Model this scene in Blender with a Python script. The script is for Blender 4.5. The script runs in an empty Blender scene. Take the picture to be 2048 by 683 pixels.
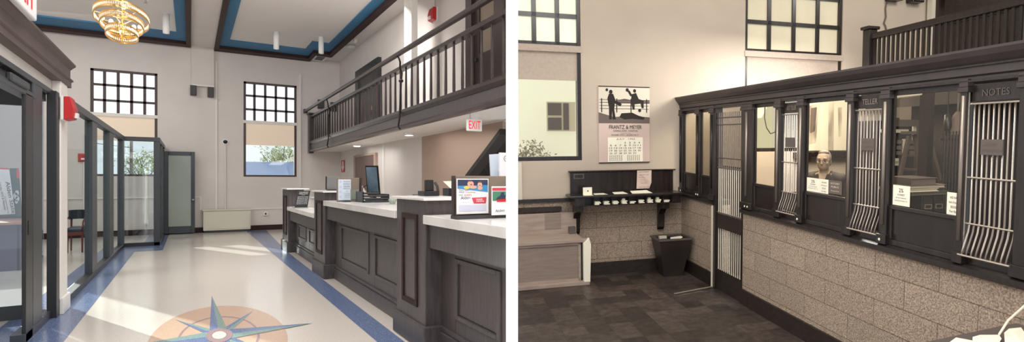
import bpy, bmesh, math, random
from mathutils import Matrix, Vector
random.seed(7)
S = bpy.context.scene
COL = S.collection
PX, PY, FF = 1333.0, 363.0, 1182.0          # optical centre and focal length for a 2048 px wide frame (camera with lens shift)
EYE = 1.35

# ------------------------------------------------------------------ frames of the two rooms
_v = Vector(((380 - PX), FF)).normalized()
CR = Vector((_v.y, _v.x, 0)); CF = Vector((-_v.x, _v.y, 0)); CU = Vector((0, 0, 1))   # camera axes in world = lobby coordinates
CAM = Vector((0, 0, EYE))
_t = math.atan2(PY - 268, FF)
Nc = Vector((0, -math.sin(_t), math.cos(_t)))
Yc = Vector((905 - PX, FF, PY - 268)).normalized()
Xc = Yc.cross(Nc)
def c2w(v): return CR * v.x + CF * v.y + CU * v.z
RX, RY, RZ = c2w(Xc), c2w(Yc), c2w(Nc)
RO = CAM - RZ * 1.85
MR = Matrix(((RX.x, RY.x, RZ.x, RO.x), (RX.y, RY.y, RZ.y, RO.y), (RX.z, RY.z, RZ.z, RO.z), (0, 0, 0, 1)))
ML = Matrix.Identity(4)
def PLX(y): return 1.332 + .4499 * (y - 3.037)     # lobby side of the dividing wall
def PRX(y): return .3266 + .0902 * (y - 3.273)     # old bank side of the dividing wall

# ------------------------------------------------------------------ materials
def lin(c): return tuple(((v / 255) / 12.92 if v / 255 <= .04045 else ((v / 255 + .055) / 1.055) ** 2.4) for v in c) + (1,)
MATS = {}
def mat(name, c, rough=.6, metal=0, c2=None, scale=8, stretch=(1, 1, 1), detail=4, bump=0, spec=.5, emit=None, es=0, lo=.35, hi=.65, kind='noise', ang=0):
    m = bpy.data.materials.new(name); m.use_nodes = True
    nt = m.node_tree; b = nt.nodes['Principled BSDF']
    b.inputs['Base Color'].default_value = lin(c); b.inputs['Roughness'].default_value = rough
    b.inputs['Metallic'].default_value = metal; b.inputs['Specular IOR Level'].default_value = spec
    if emit:
        b.inputs['Emission Color'].default_value = lin(emit); b.inputs['Emission Strength'].default_value = es
    if c2 or bump:
        tc = nt.nodes.new('ShaderNodeTexCoord'); mp = nt.nodes.new('ShaderNodeMapping')
        mp.inputs['Scale'].default_value = stretch; mp.inputs['Rotation'].default_value = (0, 0, ang)
        if kind == 'voronoi':
            n = nt.nodes.new('ShaderNodeTexVoronoi'); fac = n.outputs['Color']
        else:
            n = nt.nodes.new('ShaderNodeTexNoise'); n.inputs['Detail'].default_value = detail; fac = n.outputs['Fac']
        n.inputs['Scale'].default_value = scale
        nt.links.new(tc.outputs['Object'], mp.inputs[0]); nt.links.new(mp.outputs[0], n.inputs['Vector'])
        if c2:
            r = nt.nodes.new('ShaderNodeValToRGB')
            r.color_ramp.elements[0].position = lo; r.color_ramp.elements[1].position = hi
            r.color_ramp.elements[0].color = lin(c); r.color_ramp.elements[1].color = lin(c2)
            nt.links.new(fac, r.inputs[0]); nt.links.new(r.outputs[0], b.inputs['Base Color'])
        if bump:
            bp = nt.nodes.new('ShaderNodeBump'); bp.inputs['Strength'].default_value = bump; bp.inputs['Distance'].default_value = .02
            nt.links.new(fac, bp.inputs['Height']); nt.links.new(bp.outputs[0], b.inputs['Normal'])
    MATS[name] = m; return m
def glassmat(name, tint=(255, 255, 255), refl=.08, haze=None, hz=0):
    m = bpy.data.materials.new(name); m.use_nodes = True; nt = m.node_tree
    for n in list(nt.nodes):
        if n.type != 'OUTPUT_MATERIAL': nt.nodes.remove(n)
    out = [n for n in nt.nodes if n.type == 'OUTPUT_MATERIAL'][0]
    tr = nt.nodes.new('ShaderNodeBsdfTransparent'); tr.inputs[0].default_value = lin(tint)
    gl = nt.nodes.new('ShaderNodeBsdfGlossy'); gl.inputs['Roughness'].default_value = .02
    mx = nt.nodes.new('ShaderNodeMixShader'); mx.inputs[0].default_value = refl
    nt.links.new(tr.outputs[0], mx.inputs[1]); nt.links.new(gl.outputs[0], mx.inputs[2])
    last = mx
    if haze:
        df = nt.nodes.new('ShaderNodeBsdfDiffuse'); df.inputs[0].default_value = lin(haze)
        m2 = nt.nodes.new('ShaderNodeMixShader'); m2.inputs[0].default_value = hz
        nt.links.new(mx.outputs[0], m2.inputs[1]); nt.links.new(df.outputs[0], m2.inputs[2]); last = m2
    nt.links.new(last.outputs[0], out.inputs[0]); MATS[name] = m; return m

# lobby
WALL = mat('painted_wall', (226, 219, 214), .85, c2=(219, 212, 207), scale=1.5, lo=.3, hi=.7)
CEIL = mat('painted_ceiling', (226, 221, 217), .9)
TAUPE = mat('taupe_paint', (178, 155, 140), .85)
BLUE = mat('blue_paint', (52, 112, 152), .7)
MOULD = mat('dark_moulding', (54, 32, 29), .6, c2=(44, 26, 24), scale=3, stretch=(1, 1, 6), spec=.25)
CORN = mat('cornice_brown', (92, 78, 74), .5, c2=(84, 70, 67), scale=2)
CREAM = mat('cream_terrazzo', (230, 222, 213), .17, c2=(220, 211, 201), scale=60, detail=6)
TBLUE = mat('blue_terrazzo', (80, 101, 145), .2, c2=(146, 160, 190), scale=130, detail=2, lo=.42, hi=.68)
TPEACH = mat('peach_terrazzo', (218, 184, 158), .2, c2=(206, 172, 148), scale=80)
TGREEN = mat('green_terrazzo', (112, 146, 146), .2, c2=(160, 186, 178), scale=130, detail=2, lo=.4, hi=.7)
TNAVY = mat('navy_terrazzo', (78, 100, 156), .2, c2=(140, 160, 198), scale=130, detail=2, lo=.4, hi=.7)
TMAUVE = mat('mauve_terrazzo', (146, 120, 132), .2, c2=(178, 150, 150), scale=130, detail=2)
DMET = mat('dark_frame_metal', (62, 66, 71), .38, metal=.2)
DMETB = mat('black_frame_metal', (34, 35, 38), .4)
WOODC = mat('charcoal_wood', (82, 75, 76), .42, c2=(62, 55, 56), scale=9, stretch=(6, 6, .6), detail=8)
WOODP = mat('charcoal_wood_panel', (78, 70, 71), .4, c2=(58, 51, 52), scale=9, stretch=(6, 6, .6), detail=8)
WOODR = mat('railing_wood', (54, 39, 36), .32, c2=(42, 30, 28), scale=5, stretch=(4, 4, 1))
WINW = mat('window_wood', (72, 56, 52), .5)
DOORW = mat('brown_door_wood', (116, 92, 82), .5, c2=(104, 80, 72), scale=5, stretch=(5, 5, .6))
QUARTZ = mat('white_quartz', (238, 236, 233), .2, c2=(222, 220, 218), scale=1.6, detail=8, lo=.5, hi=.62)
WHITE = mat('white_paint', (236, 232, 226), .6)
WPLAS = mat('white_plastic', (240, 240, 238), .4)
IVORY = mat('ivory_metal', (222, 218, 200), .45)
BLACK = mat('black_plastic', (22, 22, 24), .4)
DGREY = mat('dark_grey_plastic', (60, 60, 62), .5)
IRON = mat('wrought_iron', (40, 36, 36), .45, metal=.4)
RED = mat('alarm_red', (196, 34, 36), .4)
REDG = mat('exit_red', (230, 30, 36), .4, emit=(255, 30, 40), es=.6)
REDP = mat('poster_red', (208, 64, 84), .6)
GOLD = mat('brushed_gold', (208, 164, 84), .3, metal=.8, emit=(200, 150, 60), es=.05)
CRYST = mat('crystal', (255, 246, 226), .1, emit=(255, 236, 205), es=.12)
BULB = mat('lit_bulb', (255, 250, 240), .4, emit=(255, 244, 225), es=4)
LAMPW = mat('lit_lens', (255, 255, 255), .4, emit=(255, 252, 245), es=2.5)
FROST = mat('frosted_pane', (225, 230, 236), .5, emit=(236, 242, 252), es=.85)  # emission stands in for daylight coming through the frosted glass
BLIND = mat('beige_roller_blind', (226, 208, 188), .8, emit=(236, 214, 190), es=.28)
GLASS = glassmat('clear_glass', (246, 250, 250), .07)
GLASSD = glassmat('door_glass', (220, 230, 224), .12, (190, 196, 184), .45)  # greenish diffuse haze stands in for reflections in the door glass
GLASSV = glassmat('vestibule_glass', (236, 242, 246), .1, (150, 170, 196), .06)  # bluish diffuse haze stands in for reflections on the entrance panes
PAPER = mat('white_paper', (240, 240, 242), .7)
PAPERL = mat('pale_blue_paper', (214, 226, 240), .7)
LILAC = mat('lilac_print', (206, 206, 224), .7)
NAVY = mat('navy_print', (44, 54, 84), .6)
POOL = mat('pool_blue_print', (60, 140, 190), .6)
SKIN1 = mat('print_skin', (226, 168, 146), .7)
YELL = mat('print_yellow', (236, 200, 90), .7)
PGREEN = mat('print_green', (74, 134, 104), .7)
TGREY = mat('taupe_laminate', (134, 119, 104), .5)
GREYP = mat('grey_laminate', (128, 128, 126), .5)
INK = mat('black_ink', (24, 24, 28), .7)
INKW = mat('white_ink', (240, 240, 240), .7, emit=(255, 255, 255), es=.2)
SIGNG = mat('sign_green', (66, 92, 84), .6)
SIGNW = mat('sign_white', (214, 222, 226), .6)
CHAIRB = mat('blue_black_leather', (40, 50, 66), .4)
CHAIRW = mat('cherry_wood', (104, 48, 40), .4)
DESKB = mat('indigo_desk_panel', (58, 54, 86), .4)
DESKT = mat('orange_wood_top', (176, 120, 94), .4)
SCREEN = mat('glossy_screen', (70, 88, 102), .08, c2=(130, 150, 164), scale=2.5)
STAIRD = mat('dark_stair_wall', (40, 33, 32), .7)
STEEL = mat('brushed_steel', (176, 174, 170), .3, metal=.8)
VAULT = mat('dark_vault_steel', (64, 62, 60), .4, metal=.3, c2=(54, 52, 50), scale=3)
EXTB = mat('blue_grey_roof', (120, 140, 176), .7, c2=(134, 152, 184), scale=4, stretch=(1, 8, 1))
EXTW = mat('exterior_siding', (206, 200, 194), .8)
BARK = mat('bark', (104, 92, 84), .9)
LEAFG = mat('green_leaves', (142, 160, 108), .8, c2=(176, 180, 120), scale=6)
LEAFO = mat('orange_leaves', (214, 150, 70), .8, c2=(226, 176, 96), scale=6)
GRND = mat('asphalt', (150, 150, 148), .9, c2=(138, 138, 138), scale=20)
# old bank, everything in its sepia tones
SWALL = mat('sepia_plaster', (203, 189, 172), .9, c2=(195, 180, 165), scale=1.2, detail=6)
SSTONE = None
SBASE = mat('sepia_black_base', (36, 28, 25), .5, c2=(50, 40, 36), scale=12, stretch=(1, 1, 2))
SWOOD = mat('sepia_dark_wood', (34, 28, 27), .28, c2=(47, 40, 39), scale=5, stretch=(5, 5, .7), detail=6)
SWOOD2 = mat('sepia_black_wood', (30, 23, 22), .25, c2=(42, 33, 31), scale=5, stretch=(5, 5, .7))
SFRIEZE = mat('sepia_frieze_wood', (56, 49, 48), .4, c2=(66, 58, 57), scale=4)
SBRASS = mat('polished_bar_metal', (206, 194, 180), .25, metal=.75)
SBARD = mat('dull_bar_metal', (150, 138, 128), .35, metal=.5)
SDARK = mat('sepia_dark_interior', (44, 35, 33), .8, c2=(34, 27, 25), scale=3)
SPALE = mat('sepia_pale_paint', (222, 214, 196), .8)
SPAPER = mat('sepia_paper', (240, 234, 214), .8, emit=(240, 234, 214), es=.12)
SPAPER2 = mat('sepia_pink_paper', (216, 194, 184), .8)
SINK = mat('sepia_ink', (40, 32, 30), .8)
SINK2 = mat('sepia_grey_ink', (110, 96, 90), .8)
SFROST = mat('sepia_frosted_pane', (226, 228, 206), .6, emit=(226, 228, 208), es=.55, c2=(218, 218, 196), scale=3)  # daylight behind these panes is put in as emission
SFROST2 = mat('sepia_dim_pane', (214, 204, 178), .6, emit=(218, 206, 178), es=.25, c2=(204, 196, 170), scale=3)  # weaker painted daylight glow than the other old panes
SBLIND = mat('sepia_roller_blind', (196, 180, 166), .9, c2=(188, 172, 158), scale=30)
SHOUSE = mat('sepia_house_wall_glow', (230, 236, 224), .8, emit=(232, 238, 226), es=.5)  # wall glows by emission in place of bright daylight on it
SGLASS = glassmat('sepia_glass', (244, 240, 230), .035)
SGLASSD = glassmat('sepia_glass_dark', (170, 160, 152), .05)
SBOX = mat('sepia_pale_wood', (182, 164, 152), .55, c2=(166, 148, 137), scale=5, stretch=(.8, 6, 6), detail=8)
SBOX2 = mat('sepia_grey_wood', (156, 140, 129), .55, c2=(144, 128, 118), scale=5, stretch=(.8, 6, 6))
SMETAL = mat('sepia_grey_metal', (96, 86, 82), .45)
SCAN = mat('sepia_bin_metal', (44, 36, 34), .4, c2=(54, 45, 42), scale=4)
SSKIN = mat('sepia_skin', (196, 172, 152), .6)
SSHIRT = mat('sepia_dark_shirt', (70, 62, 62), .8, c2=(56, 48, 49), scale=14)
SHAIR = mat('sepia_grey_hair', (112, 101, 93), .9, c2=(146, 133, 121), scale=60)
SLADDER = mat('sepia_ladder_wood', (78, 66, 60), .7)
SLEAF = mat('sepia_leaves', (206, 202, 180), .9, c2=(120, 108, 98), scale=16, lo=.45, hi=.6)
SVIEW = mat('sepia_outdoor_view', (150, 136, 122), .9, c2=(228, 222, 200), scale=1.1, detail=6, stretch=(2, 2, .8), lo=.4, hi=.56)

def stonemat():
    m = mat('sepia_split_stone', (208, 187, 166), .9, c2=(134, 117, 104), scale=85, detail=6, lo=.32, hi=.68, bump=.5)
    nt = m.node_tree; b = nt.nodes['Principled BSDF']
    old = b.inputs['Base Color'].links[0].from_socket
    tc = nt.nodes.new('ShaderNodeTexCoord'); sp = nt.nodes.new('ShaderNodeSeparateXYZ'); ad = nt.nodes.new('ShaderNodeMath'); ad.operation = 'ADD'
    cb = nt.nodes.new('ShaderNodeCombineXYZ'); br = nt.nodes.new('ShaderNodeTexBrick')
    nt.links.new(tc.outputs['Object'], sp.inputs[0]); nt.links.new(sp.outputs[0], ad.inputs[0]); nt.links.new(sp.outputs[1], ad.inputs[1])
    nt.links.new(ad.outputs[0], cb.inputs[0]); nt.links.new(sp.outputs[2], cb.inputs[1]); nt.links.new(cb.outputs[0], br.inputs['Vector'])
    br.inputs['Scale'].default_value = 1; br.inputs['Brick Width'].default_value = .62; br.inputs['Row Height'].default_value = .207
    br.inputs['Mortar Size'].default_value = .004; br.inputs['Mortar Smooth'].default_value = .3
    br.inputs['Color1'].default_value = (1, 1, 1, 1); br.inputs['Color2'].default_value = (.86, .86, .86, 1); br.inputs['Mortar'].default_value = (.45, .42, .4, 1)
    mx = nt.nodes.new('ShaderNodeMix'); mx.data_type = 'RGBA'; mx.blend_type = 'MULTIPLY'; mx.inputs[0].default_value = 1
    nt.links.new(old, mx.inputs[6]); nt.links.new(br.outputs['Color'], mx.inputs[7]); nt.links.new(mx.outputs[2], b.inputs['Base Color'])
    return m
SSTONE = stonemat()
def tilemat():
    m = mat('sepia_dark_tiles', (76, 68, 64), .45, c2=(56, 49, 46), scale=14)
    nt = m.node_tree; b = nt.nodes['Principled BSDF']; old = b.inputs['Base Color'].links[0].from_socket
    tc = nt.nodes.new('ShaderNodeTexCoord'); br = nt.nodes.new('ShaderNodeTexBrick')
    br.offset = 0; br.inputs['Scale'].default_value = 1; br.inputs['Brick Width'].default_value = .23; br.inputs['Row Height'].default_value = .23
    br.inputs['Mortar Size'].default_value = .002; br.inputs['Color1'].default_value = (1.5, 1.45, 1.4, 1); br.inputs['Color2'].default_value = (.5, .48, .47, 1)
    br.inputs['Mortar'].default_value = (.5, .5, .5, 1)
    nt.links.new(tc.outputs['Object'], br.inputs['Vector'])
    mx = nt.nodes.new('ShaderNodeMix'); mx.data_type = 'RGBA'; mx.blend_type = 'MULTIPLY'; mx.inputs[0].default_value = 1
    nt.links.new(old, mx.inputs[6]); nt.links.new(br.outputs['Color'], mx.inputs[7]); nt.links.new(mx.outputs[2], b.inputs['Base Color'])
    return m
STILE = tilemat()

# ------------------------------------------------------------------ mesh builder
class M:
    def __init__(s): s.v = []; s.f = []
    def add(s, vs, fs):
        n = len(s.v); s.v += [tuple(p) for p in vs]; s.f += [tuple(i + n for i in f) for f in fs]; return s
    def box(s, x0, x1, y0, y1, z0, z1):
        return s.add([(x0, y0, z0), (x1, y0, z0), (x1, y1, z0), (x0, y1, z0), (x0, y0, z1), (x1, y0, z1), (x1, y1, z1), (x0, y1, z1)],
                     [(0, 3, 2, 1), (4, 5, 6, 7), (0, 1, 5, 4), (1, 2, 6, 5), (2, 3, 7, 6), (3, 0, 4, 7)])
    def prism(s, pts, ax, a, b):
        n = len(pts)
        def P(p, t): return {'x': (t, p[0], p[1]), 'y': (p[0], t, p[1]), 'z': (p[0], p[1], t)}[ax]
        return s.add([P(p, a) for p in pts] + [P(p, b) for p in pts],
                     [tuple(range(n)), tuple(range(2 * n - 1, n - 1, -1))] + [(i, (i + 1) % n, n + (i + 1) % n, n + i) for i in range(n)])
    def quad(s, *p): return s.add(p, [tuple(range(len(p)))])
    def cyl(s, a, b, r0, r1=None, n=12):
        r1 = r0 if r1 is None else r1
        a, b = Vector(a), Vector(b); d = (b - a).normalized()
        u = d.orthogonal().normalized(); w = d.cross(u)
        vs = [a + (u * math.cos(6.28318 * i / n) + w * math.sin(6.28318 * i / n)) * r0 for i in range(n)] + \
             [b + (u * math.cos(6.28318 * i / n) + w * math.sin(6.28318 * i / n)) * r1 for i in range(n)]
        return s.add(vs, [tuple(range(n)), tuple(range(2 * n - 1, n - 1, -1))] + [(i, (i + 1) % n, n + (i + 1) % n, n + i) for i in range(n)])
    def tube(s, pts, r, n=8):
        P = [Vector(p) for p in pts]; rings = []; u = None
        for i, p in enumerate(P):
            d = (P[min(i + 1, len(P) - 1)] - P[max(i - 1, 0)]).normalized()
            u = d.orthogonal().normalized() if u is None else (u - d * u.dot(d)).normalized()
            w = d.cross(u); rings.append([p + (u * math.cos(6.28318 * k / n) + w * math.sin(6.28318 * k / n)) * r for k in range(n)])
        fs = [(i * n + k, i * n + (k + 1) % n, (i + 1) * n + (k + 1) % n, (i + 1) * n + k) for i in range(len(P) - 1) for k in range(n)]
        fs += [tuple(range(n)), tuple(range((len(P) - 1) * n, len(P) * n))]
        return s.add([p for r_ in rings for p in r_], fs)
    def lathe(s, x, y, prof, n=16, sx=1, sy=1):
        k = len(prof)
        vs = [(x + r * sx * math.cos(6.28318 * i / n), y + r * sy * math.sin(6.28318 * i / n), z) for i in range(n) for r, z in prof]
        fs = [(i * k + j, ((i + 1) % n) * k + j, ((i + 1) % n) * k + j + 1, i * k + j + 1) for i in range(n) for j in range(k - 1)]
        return s.add(vs, fs)
    def band(s, x, y, rx, ry, z0, z1, th, n=64):
        vs = []
        for i in range(n):
            c, q = math.cos(6.28318 * i / n), math.sin(6.28318 * i / n)
            for (dr, z) in ((0, z0), (th, z0), (th, z1), (0, z1)): vs.append((x + (rx - dr) * c, y + (ry - dr * ry / rx) * q, z))
        return s.add(vs, [(i * 4 + j, i * 4 + (j + 1) % 4, ((i + 1) % n) * 4 + (j + 1) % 4, ((i + 1) % n) * 4 + j) for i in range(n) for j in range(4)])
    def ball(s, c, rx, ry=None, rz=None, n=14, m=9):
        ry = rx if ry is None else ry; rz = rx if rz is None else rz
        vs = [(c[0], c[1], c[2] + rz)]; 
        for j in range(1, m):
            t = math.pi * j / m
            for i in range(n):
                p = 6.28318 * i / n; vs.append((c[0] + rx * math.sin(t) * math.cos(p), c[1] + ry * math.sin(t) * math.sin(p), c[2] + rz * math.cos(t)))
        vs.append((c[0], c[1], c[2] - rz)); e = len(vs) - 1
        fs = [(0, 1 + i, 1 + (i + 1) % n) for i in range(n)]
        for j in range(m - 2): fs += [(1 + j * n + i, 1 + (j + 1) * n + i, 1 + (j + 1) * n + (i + 1) % n, 1 + j * n + (i + 1) % n) for i in range(n)]
        fs += [(e, 1 + (m - 2) * n + (i + 1) % n, 1 + (m - 2) * n + i) for i in range(n)]
        return s.add(vs, fs)
    def clip(s):                              # end flush against the lobby side of the dividing wall
        s.v = [(x, max(y, 3.037 + (x - 1.332) / .4499 - .02), z) for x, y, z in s.v]; return s
    def text(s, st, o, u, v, w, h):           # the string's bounding box fills w x h from o along u and v
        cu = bpy.data.curves.new('lettering_curve', 'FONT'); cu.body = st; cu.resolution_u = 2
        ob = bpy.data.objects.new('lettering_curve', cu); COL.objects.link(ob)
        bpy.context.view_layer.update()
        me = bpy.data.meshes.new_from_object(ob.evaluated_get(bpy.context.evaluated_depsgraph_get()))
        bpy.data.objects.remove(ob); bpy.data.curves.remove(cu)
        vs = [p.co.copy() for p in me.vertices]; fs = [tuple(p.vertices) for p in me.polygons]; bpy.data.meshes.remove(me)
        if not vs: return s
        x0, x1 = min(p.x for p in vs), max(p.x for p in vs); y0, y1 = min(p.y for p in vs), max(p.y for p in vs)
        o, u, v = Vector(o), Vector(u), Vector(v)
        return s.add([o + u * ((p.x - x0) / max(x1 - x0, 1e-6) * w) + v * ((p.y - y0) / max(y1 - y0, 1e-6) * h) for p in vs], fs)
def mesh(name, m, base, smooth=False):
    me = bpy.data.meshes.new(name)
    bx, by, bz = base
    me.from_pydata([(p[0] - bx, p[1] - by, p[2] - bz) for p in m.v], [], m.f)
    bm = bmesh.new(); bm.from_mesh(me); bmesh.ops.recalc_face_normals(bm, faces=bm.faces)
    if smooth:
        for f in bm.faces: f.smooth = True
    bm.to_mesh(me); bm.free(); return me
BASE = {}; ROOM = {}
def bev(o, w):
    if w:
        b = o.modifiers.new('edge', 'BEVEL'); b.width = w; b.segments = 2; b.limit_method = 'ANGLE'
def props(o, label, cat, group):
    if label: o['label'] = label
    if cat: o['category'] = cat
    if group: o['group'] = group
def thing(name, label, cat, base, room=ML, group=None):
    o = bpy.data.objects.new(name, None); COL.objects.link(o); o.empty_display_size = .1
    o.matrix_world = room @ Matrix.Translation(base); props(o, label, cat, group)
    BASE[o] = tuple(base); return o
def part(name, m, ma, root, smooth=False, bevel=0, label=None):
    o = bpy.data.objects.new(name, mesh(name, m, BASE[root], smooth)); COL.objects.link(o)
    o.data.materials.append(ma); o.parent = root; BASE[o] = BASE[root]
    if label: o['label'] = label
    bev(o, bevel); return o
def one(name, label, cat, m, ma, base, room=ML, group=None, smooth=False, bevel=0):
    o = bpy.data.objects.new(name, mesh(name, m, base, smooth)); COL.objects.link(o)
    o.data.materials.append(ma); o.matrix_world = room @ Matrix.Translation(base); props(o, label, cat, group)
    BASE[o] = tuple(base); bev(o, bevel); return o
def struct(name, m, ma, room=ML, bevel=0, smooth=False):
    o = one(name, None, None, m, ma, (0, 0, 0), room, None, smooth, bevel); o['kind'] = 'structure'; return o
def copy_tree(o, base, room=ML, label=None, group=None, parent=None):
    c = o.copy(); COL.objects.link(c)
    if parent: c.parent = parent
    else:
        c.matrix_world = room @ Matrix.Translation(base)
        if label: c['label'] = label
        if group: c['group'] = group
    for ch in list(o.children): copy_tree(ch, base, parent=c)
    return c
UX, UY, UZ = (1, 0, 0), (0, 1, 0), (0, 0, 1)

# =================================================================== dividing wall between the two rooms
def cpt(x, d): p = CR * x + CF * d; return (p.x, p.y)
_a = cpt((1012 - PX) / FF * 3.2, 3.2); _b = cpt((1036 - PX) / FF * 3.2, 3.2)
_dx, _dy = cpt((1024 - PX) / FF, 1)
m = M().prism([_a, _b, (_b[0] + _dx * 26, _b[1] + _dy * 26), (_a[0] + _dx * 26, _a[1] + _dy * 26)], 'z', -1.2, 8)  # added wall, carried far and high outside to block sun from the old bank
PARTW = mat('glowing_white_partition', (252, 252, 252), .8, emit=(255, 255, 255), es=.25)  # faint emission added so the wall end reads pure white
struct('wall_dividing', m, PARTW)

# =================================================================== LOBBY : shell
YB, XW, ZC, XG = 20.0, 3.5, 4.92, -1.09
fl = struct('floor_lobby', M().prism([(-3.6, -.5), (PLX(-.5), -.5), (PLX(7.8), 7.8), (3.5, 7.9), (3.6, 8.2), (3.6, 20.1), (-3.6, 20.1)], 'z', -.12, 0), CREAM)
def inlay(name, polys, ma, z=.002):
    mm = M()
    for p in polys: mm.quad(*[(x, y, z) for x, y in p])
    return part(name, mm, ma, fl)
inlay('border_strip', [[(-1.37, 3), (-.83, 3), (-.83, 15.3), (-1.37, 15.3)], [(-1.37, 15.3), (-.42, 15.3), (-.42, 16.6), (-1.37, 16.6)],
                       [(-.8, 16.6), (-.42, 16.6), (-.42, 19.9), (-.8, 19.9)]], TBLUE)
inlay('border_strip', [[(1.235, 2.8), (1.40, 3.2), (1.43, 9.4), (1.46, 13.3), (1.65, 19.8), (1.2, 19.8)]], TBLUE)
CX, CY, SY = .2, 6.5, 3.25
def disc(r0, r1, n=72):
    out = []
    for i in range(n):
        a, b = 6.28318 * i / n, 6.28318 * (i + 1) / n
        q = [(CX + r * math.sin(t), CY + SY * r * math.cos(t)) for r, t in ((r0, a), (r1, a), (r1, b), (r0, b))]
        out.append(q if r0 > 0 else q[1:3] + [(CX, CY)])
    return out
inlay('medallion_disc', disc(0, .48), TPEACH, .003)
inlay('medallion_ring', disc(.268, .285), TMAUVE, .004)
def star(rot, r, hw, inner, side):
    out = []
    for k in range(4):
        a = rot + k * math.pi / 2
        d = (math.sin(a), math.cos(a)); n = (d[1] * side, -d[0] * side)
        pts = [(d[0] * r, d[1] * r), (n[0] * hw + d[0] * inner, n[1] * hw + d[1] * inner), (0, 0)]
        out.append([(CX + x, CY + SY * y) for x, y in pts])
    return out
inlay('star_point', star(math.pi / 4, .44, .035, .09, 1), TGREEN, .005); inlay('star_point', star(math.pi / 4, .44, .035, .09, -1), TNAVY, .005)
inlay('star_point', star(0, .71, .062, .085, 1), TGREEN, .006); inlay('star_point', star(0, .71, .062, .085, -1), TNAVY, .006)
inlay('medallion_disc', disc(.05, .093), TMAUVE, .008); inlay('medallion_disc', disc(0, .052), CREAM, .008)

def wall_y(name, y0, y1, x0, x1, z0, z1, holes, ma, room=ML):          # wall across the room with holes (x0,x1,z0,z1)
    mm = M(); xs = sorted({x0, x1} | {h[0] for h in holes} | {h[1] for h in holes})
    for a, b in zip(xs, xs[1:]):
        hs = sorted([h for h in holes if h[0] <= a and h[1] >= b], key=lambda h: h[2]); z = z0
        for h in hs: mm.box(a, b, y0, y1, z, h[2]); z = h[3]
        mm.box(a, b, y0, y1, z, z1)
    return struct(name, mm, ma, room)
W1 = (-1.89, -.65, 1.49, 4.12); W2 = (1.15, 2.4, 1.49, 4.12)
wall_y('wall_back', YB, YB + .3, -3.7, 4.0, 0, ZC + .3, [W1, W2], WALL)
m = M()
for a, b, z0, z1 in ((-1, 14.3, 0, 5.2), (14.3, 17.6, 0, 1.2), (14.3, 17.6, 4.3, 5.2), (17.6, 20.3, 0, 5.2)): m.box(-3.75, -3.6, a, b, z0, z1)
struct('wall_left', m, WALL)
struct('wall_right_upper', M().box(3.5, 3.53, 7.87, 20.1, 2.22, ZC + .3), WALL)
struct('wall_right_lower', M().box(3.5, 3.65, 11.9, 20.1, 0, 2.22), WALL)
# under the stair: a taupe panel cut along the stair slope
struct('wall_stair', M().prism([(11.9, 0), (11.9, 2.22), (8.1, 2.22), (8.1, 2.11), (9.55, 1.42), (9.55, 0)], 'x', 3.5, 3.6), TAUPE)
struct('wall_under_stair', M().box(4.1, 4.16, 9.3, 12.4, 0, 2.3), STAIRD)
struct('trim_1', M().prism([(8.1, 2.11), (8.1, 2.03), (9.55, 1.34), (9.55, 1.42)], 'x', 3.46, 3.62), STAIRD)
LW = thing('window_5', None, None, (-3.65, 16, 1.2)); LW['kind'] = 'structure'
part('window_frame', M().box(-3.72, -3.64, 14.3, 14.36, 1.2, 4.3).box(-3.72, -3.64, 17.54, 17.6, 1.2, 4.3).box(-3.72, -3.64, 14.3, 17.6, 4.24, 4.3).box(-3.74, -3.58, 14.3, 17.6, 1.2, 1.25), WINW, LW)
part('clear_pane', M().box(-3.69, -3.684, 14.36, 17.54, 1.25, 4.24), GLASS, LW)
# flat ceiling with painted bands and dark mouldings
struct('ceiling', M().prism([(-3.7, -1), (PLX(-1), -1), (PLX(7.9), 7.9), (3.53, 7.9), (3.53, 20.3), (-3.7, 20.3)], 'z', ZC + .04, ZC + .3), CEIL)
struct('ceiling_beam', M().box(.02, .5, 2, 20, ZC - .012, ZC + .05), WALL)
def bandpoly(outer, inner, z0, z1):
    mm = M(); n = len(outer)
    for i in range(n - 1):
        o0, o1, i0, i1 = outer[i], outer[i + 1], inner[i], inner[i + 1]
        vs = [(p[0], p[1], z) for z in (z0, z1) for p in (o0, o1, i1, i0)]
        mm.add(vs, [(0, 1, 2, 3), (7, 6, 5, 4), (0, 1, 5, 4), (1, 2, 6, 5), (2, 3, 7, 6), (3, 0, 4, 7)])
    return mm
# left bay
o1 = [(.02, 2), (.02, 19.85), (-3.6, 19.85)]; i1 = [(-.08, 2), (-.08, 19.45), (-3.6, 19.45)]
o2 = i1; i2 = [(-.255, 2), (-.255, 18.5), (-3.6, 18.5)]
struct('trim_2', bandpoly(o1, i1, ZC - .07, ZC + .05), MOULD, bevel=.01)
struct('ceiling_band_1', bandpoly(o2, i2, ZC + .01, ZC + .05), BLUE)
o1 = [(.5, 2), (.5, 19.97), (2.73, 19.97), (2.73, 18.95), (3.12, 18.95), (3.12, 6.5)]
i1 = [(.6, 2), (.6, 19.5), (2.62, 19.5), (2.62, 18.55), (3.0, 18.55), (3.0, 6.5)]
i2 = [(.785, 2), (.785, 18.65), (2.44, 18.65), (2.44, 17.5), (2.82, 17.5), (2.82, 6.5)]
struct('trim_3', bandpoly(o1, i1, ZC - .07, ZC + .05), MOULD, bevel=.01)
struct('ceiling_band_2', bandpoly(i1, i2, ZC + .01, ZC + .05), BLUE)
struct('wall_pilaster', M().box(.03, .5, 19.9, 20, 3.9, ZC), WALL)
struct('trim_4', M().box(.03, .5, 19.86, 20, 3.87, 3.91), WHITE)
struct('trim_5', M().box(.53, .57, 19.97, 20, .6, 4.6), WHITE)
struct('trim_6', M().box(2.46, 2.5, 19.95, 20, 1.2, 4.45), WHITE)
struct('baseboard_back', M().box(-3.6, 3.5, 19.96, 20, 0, .14), MOULD)
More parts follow.
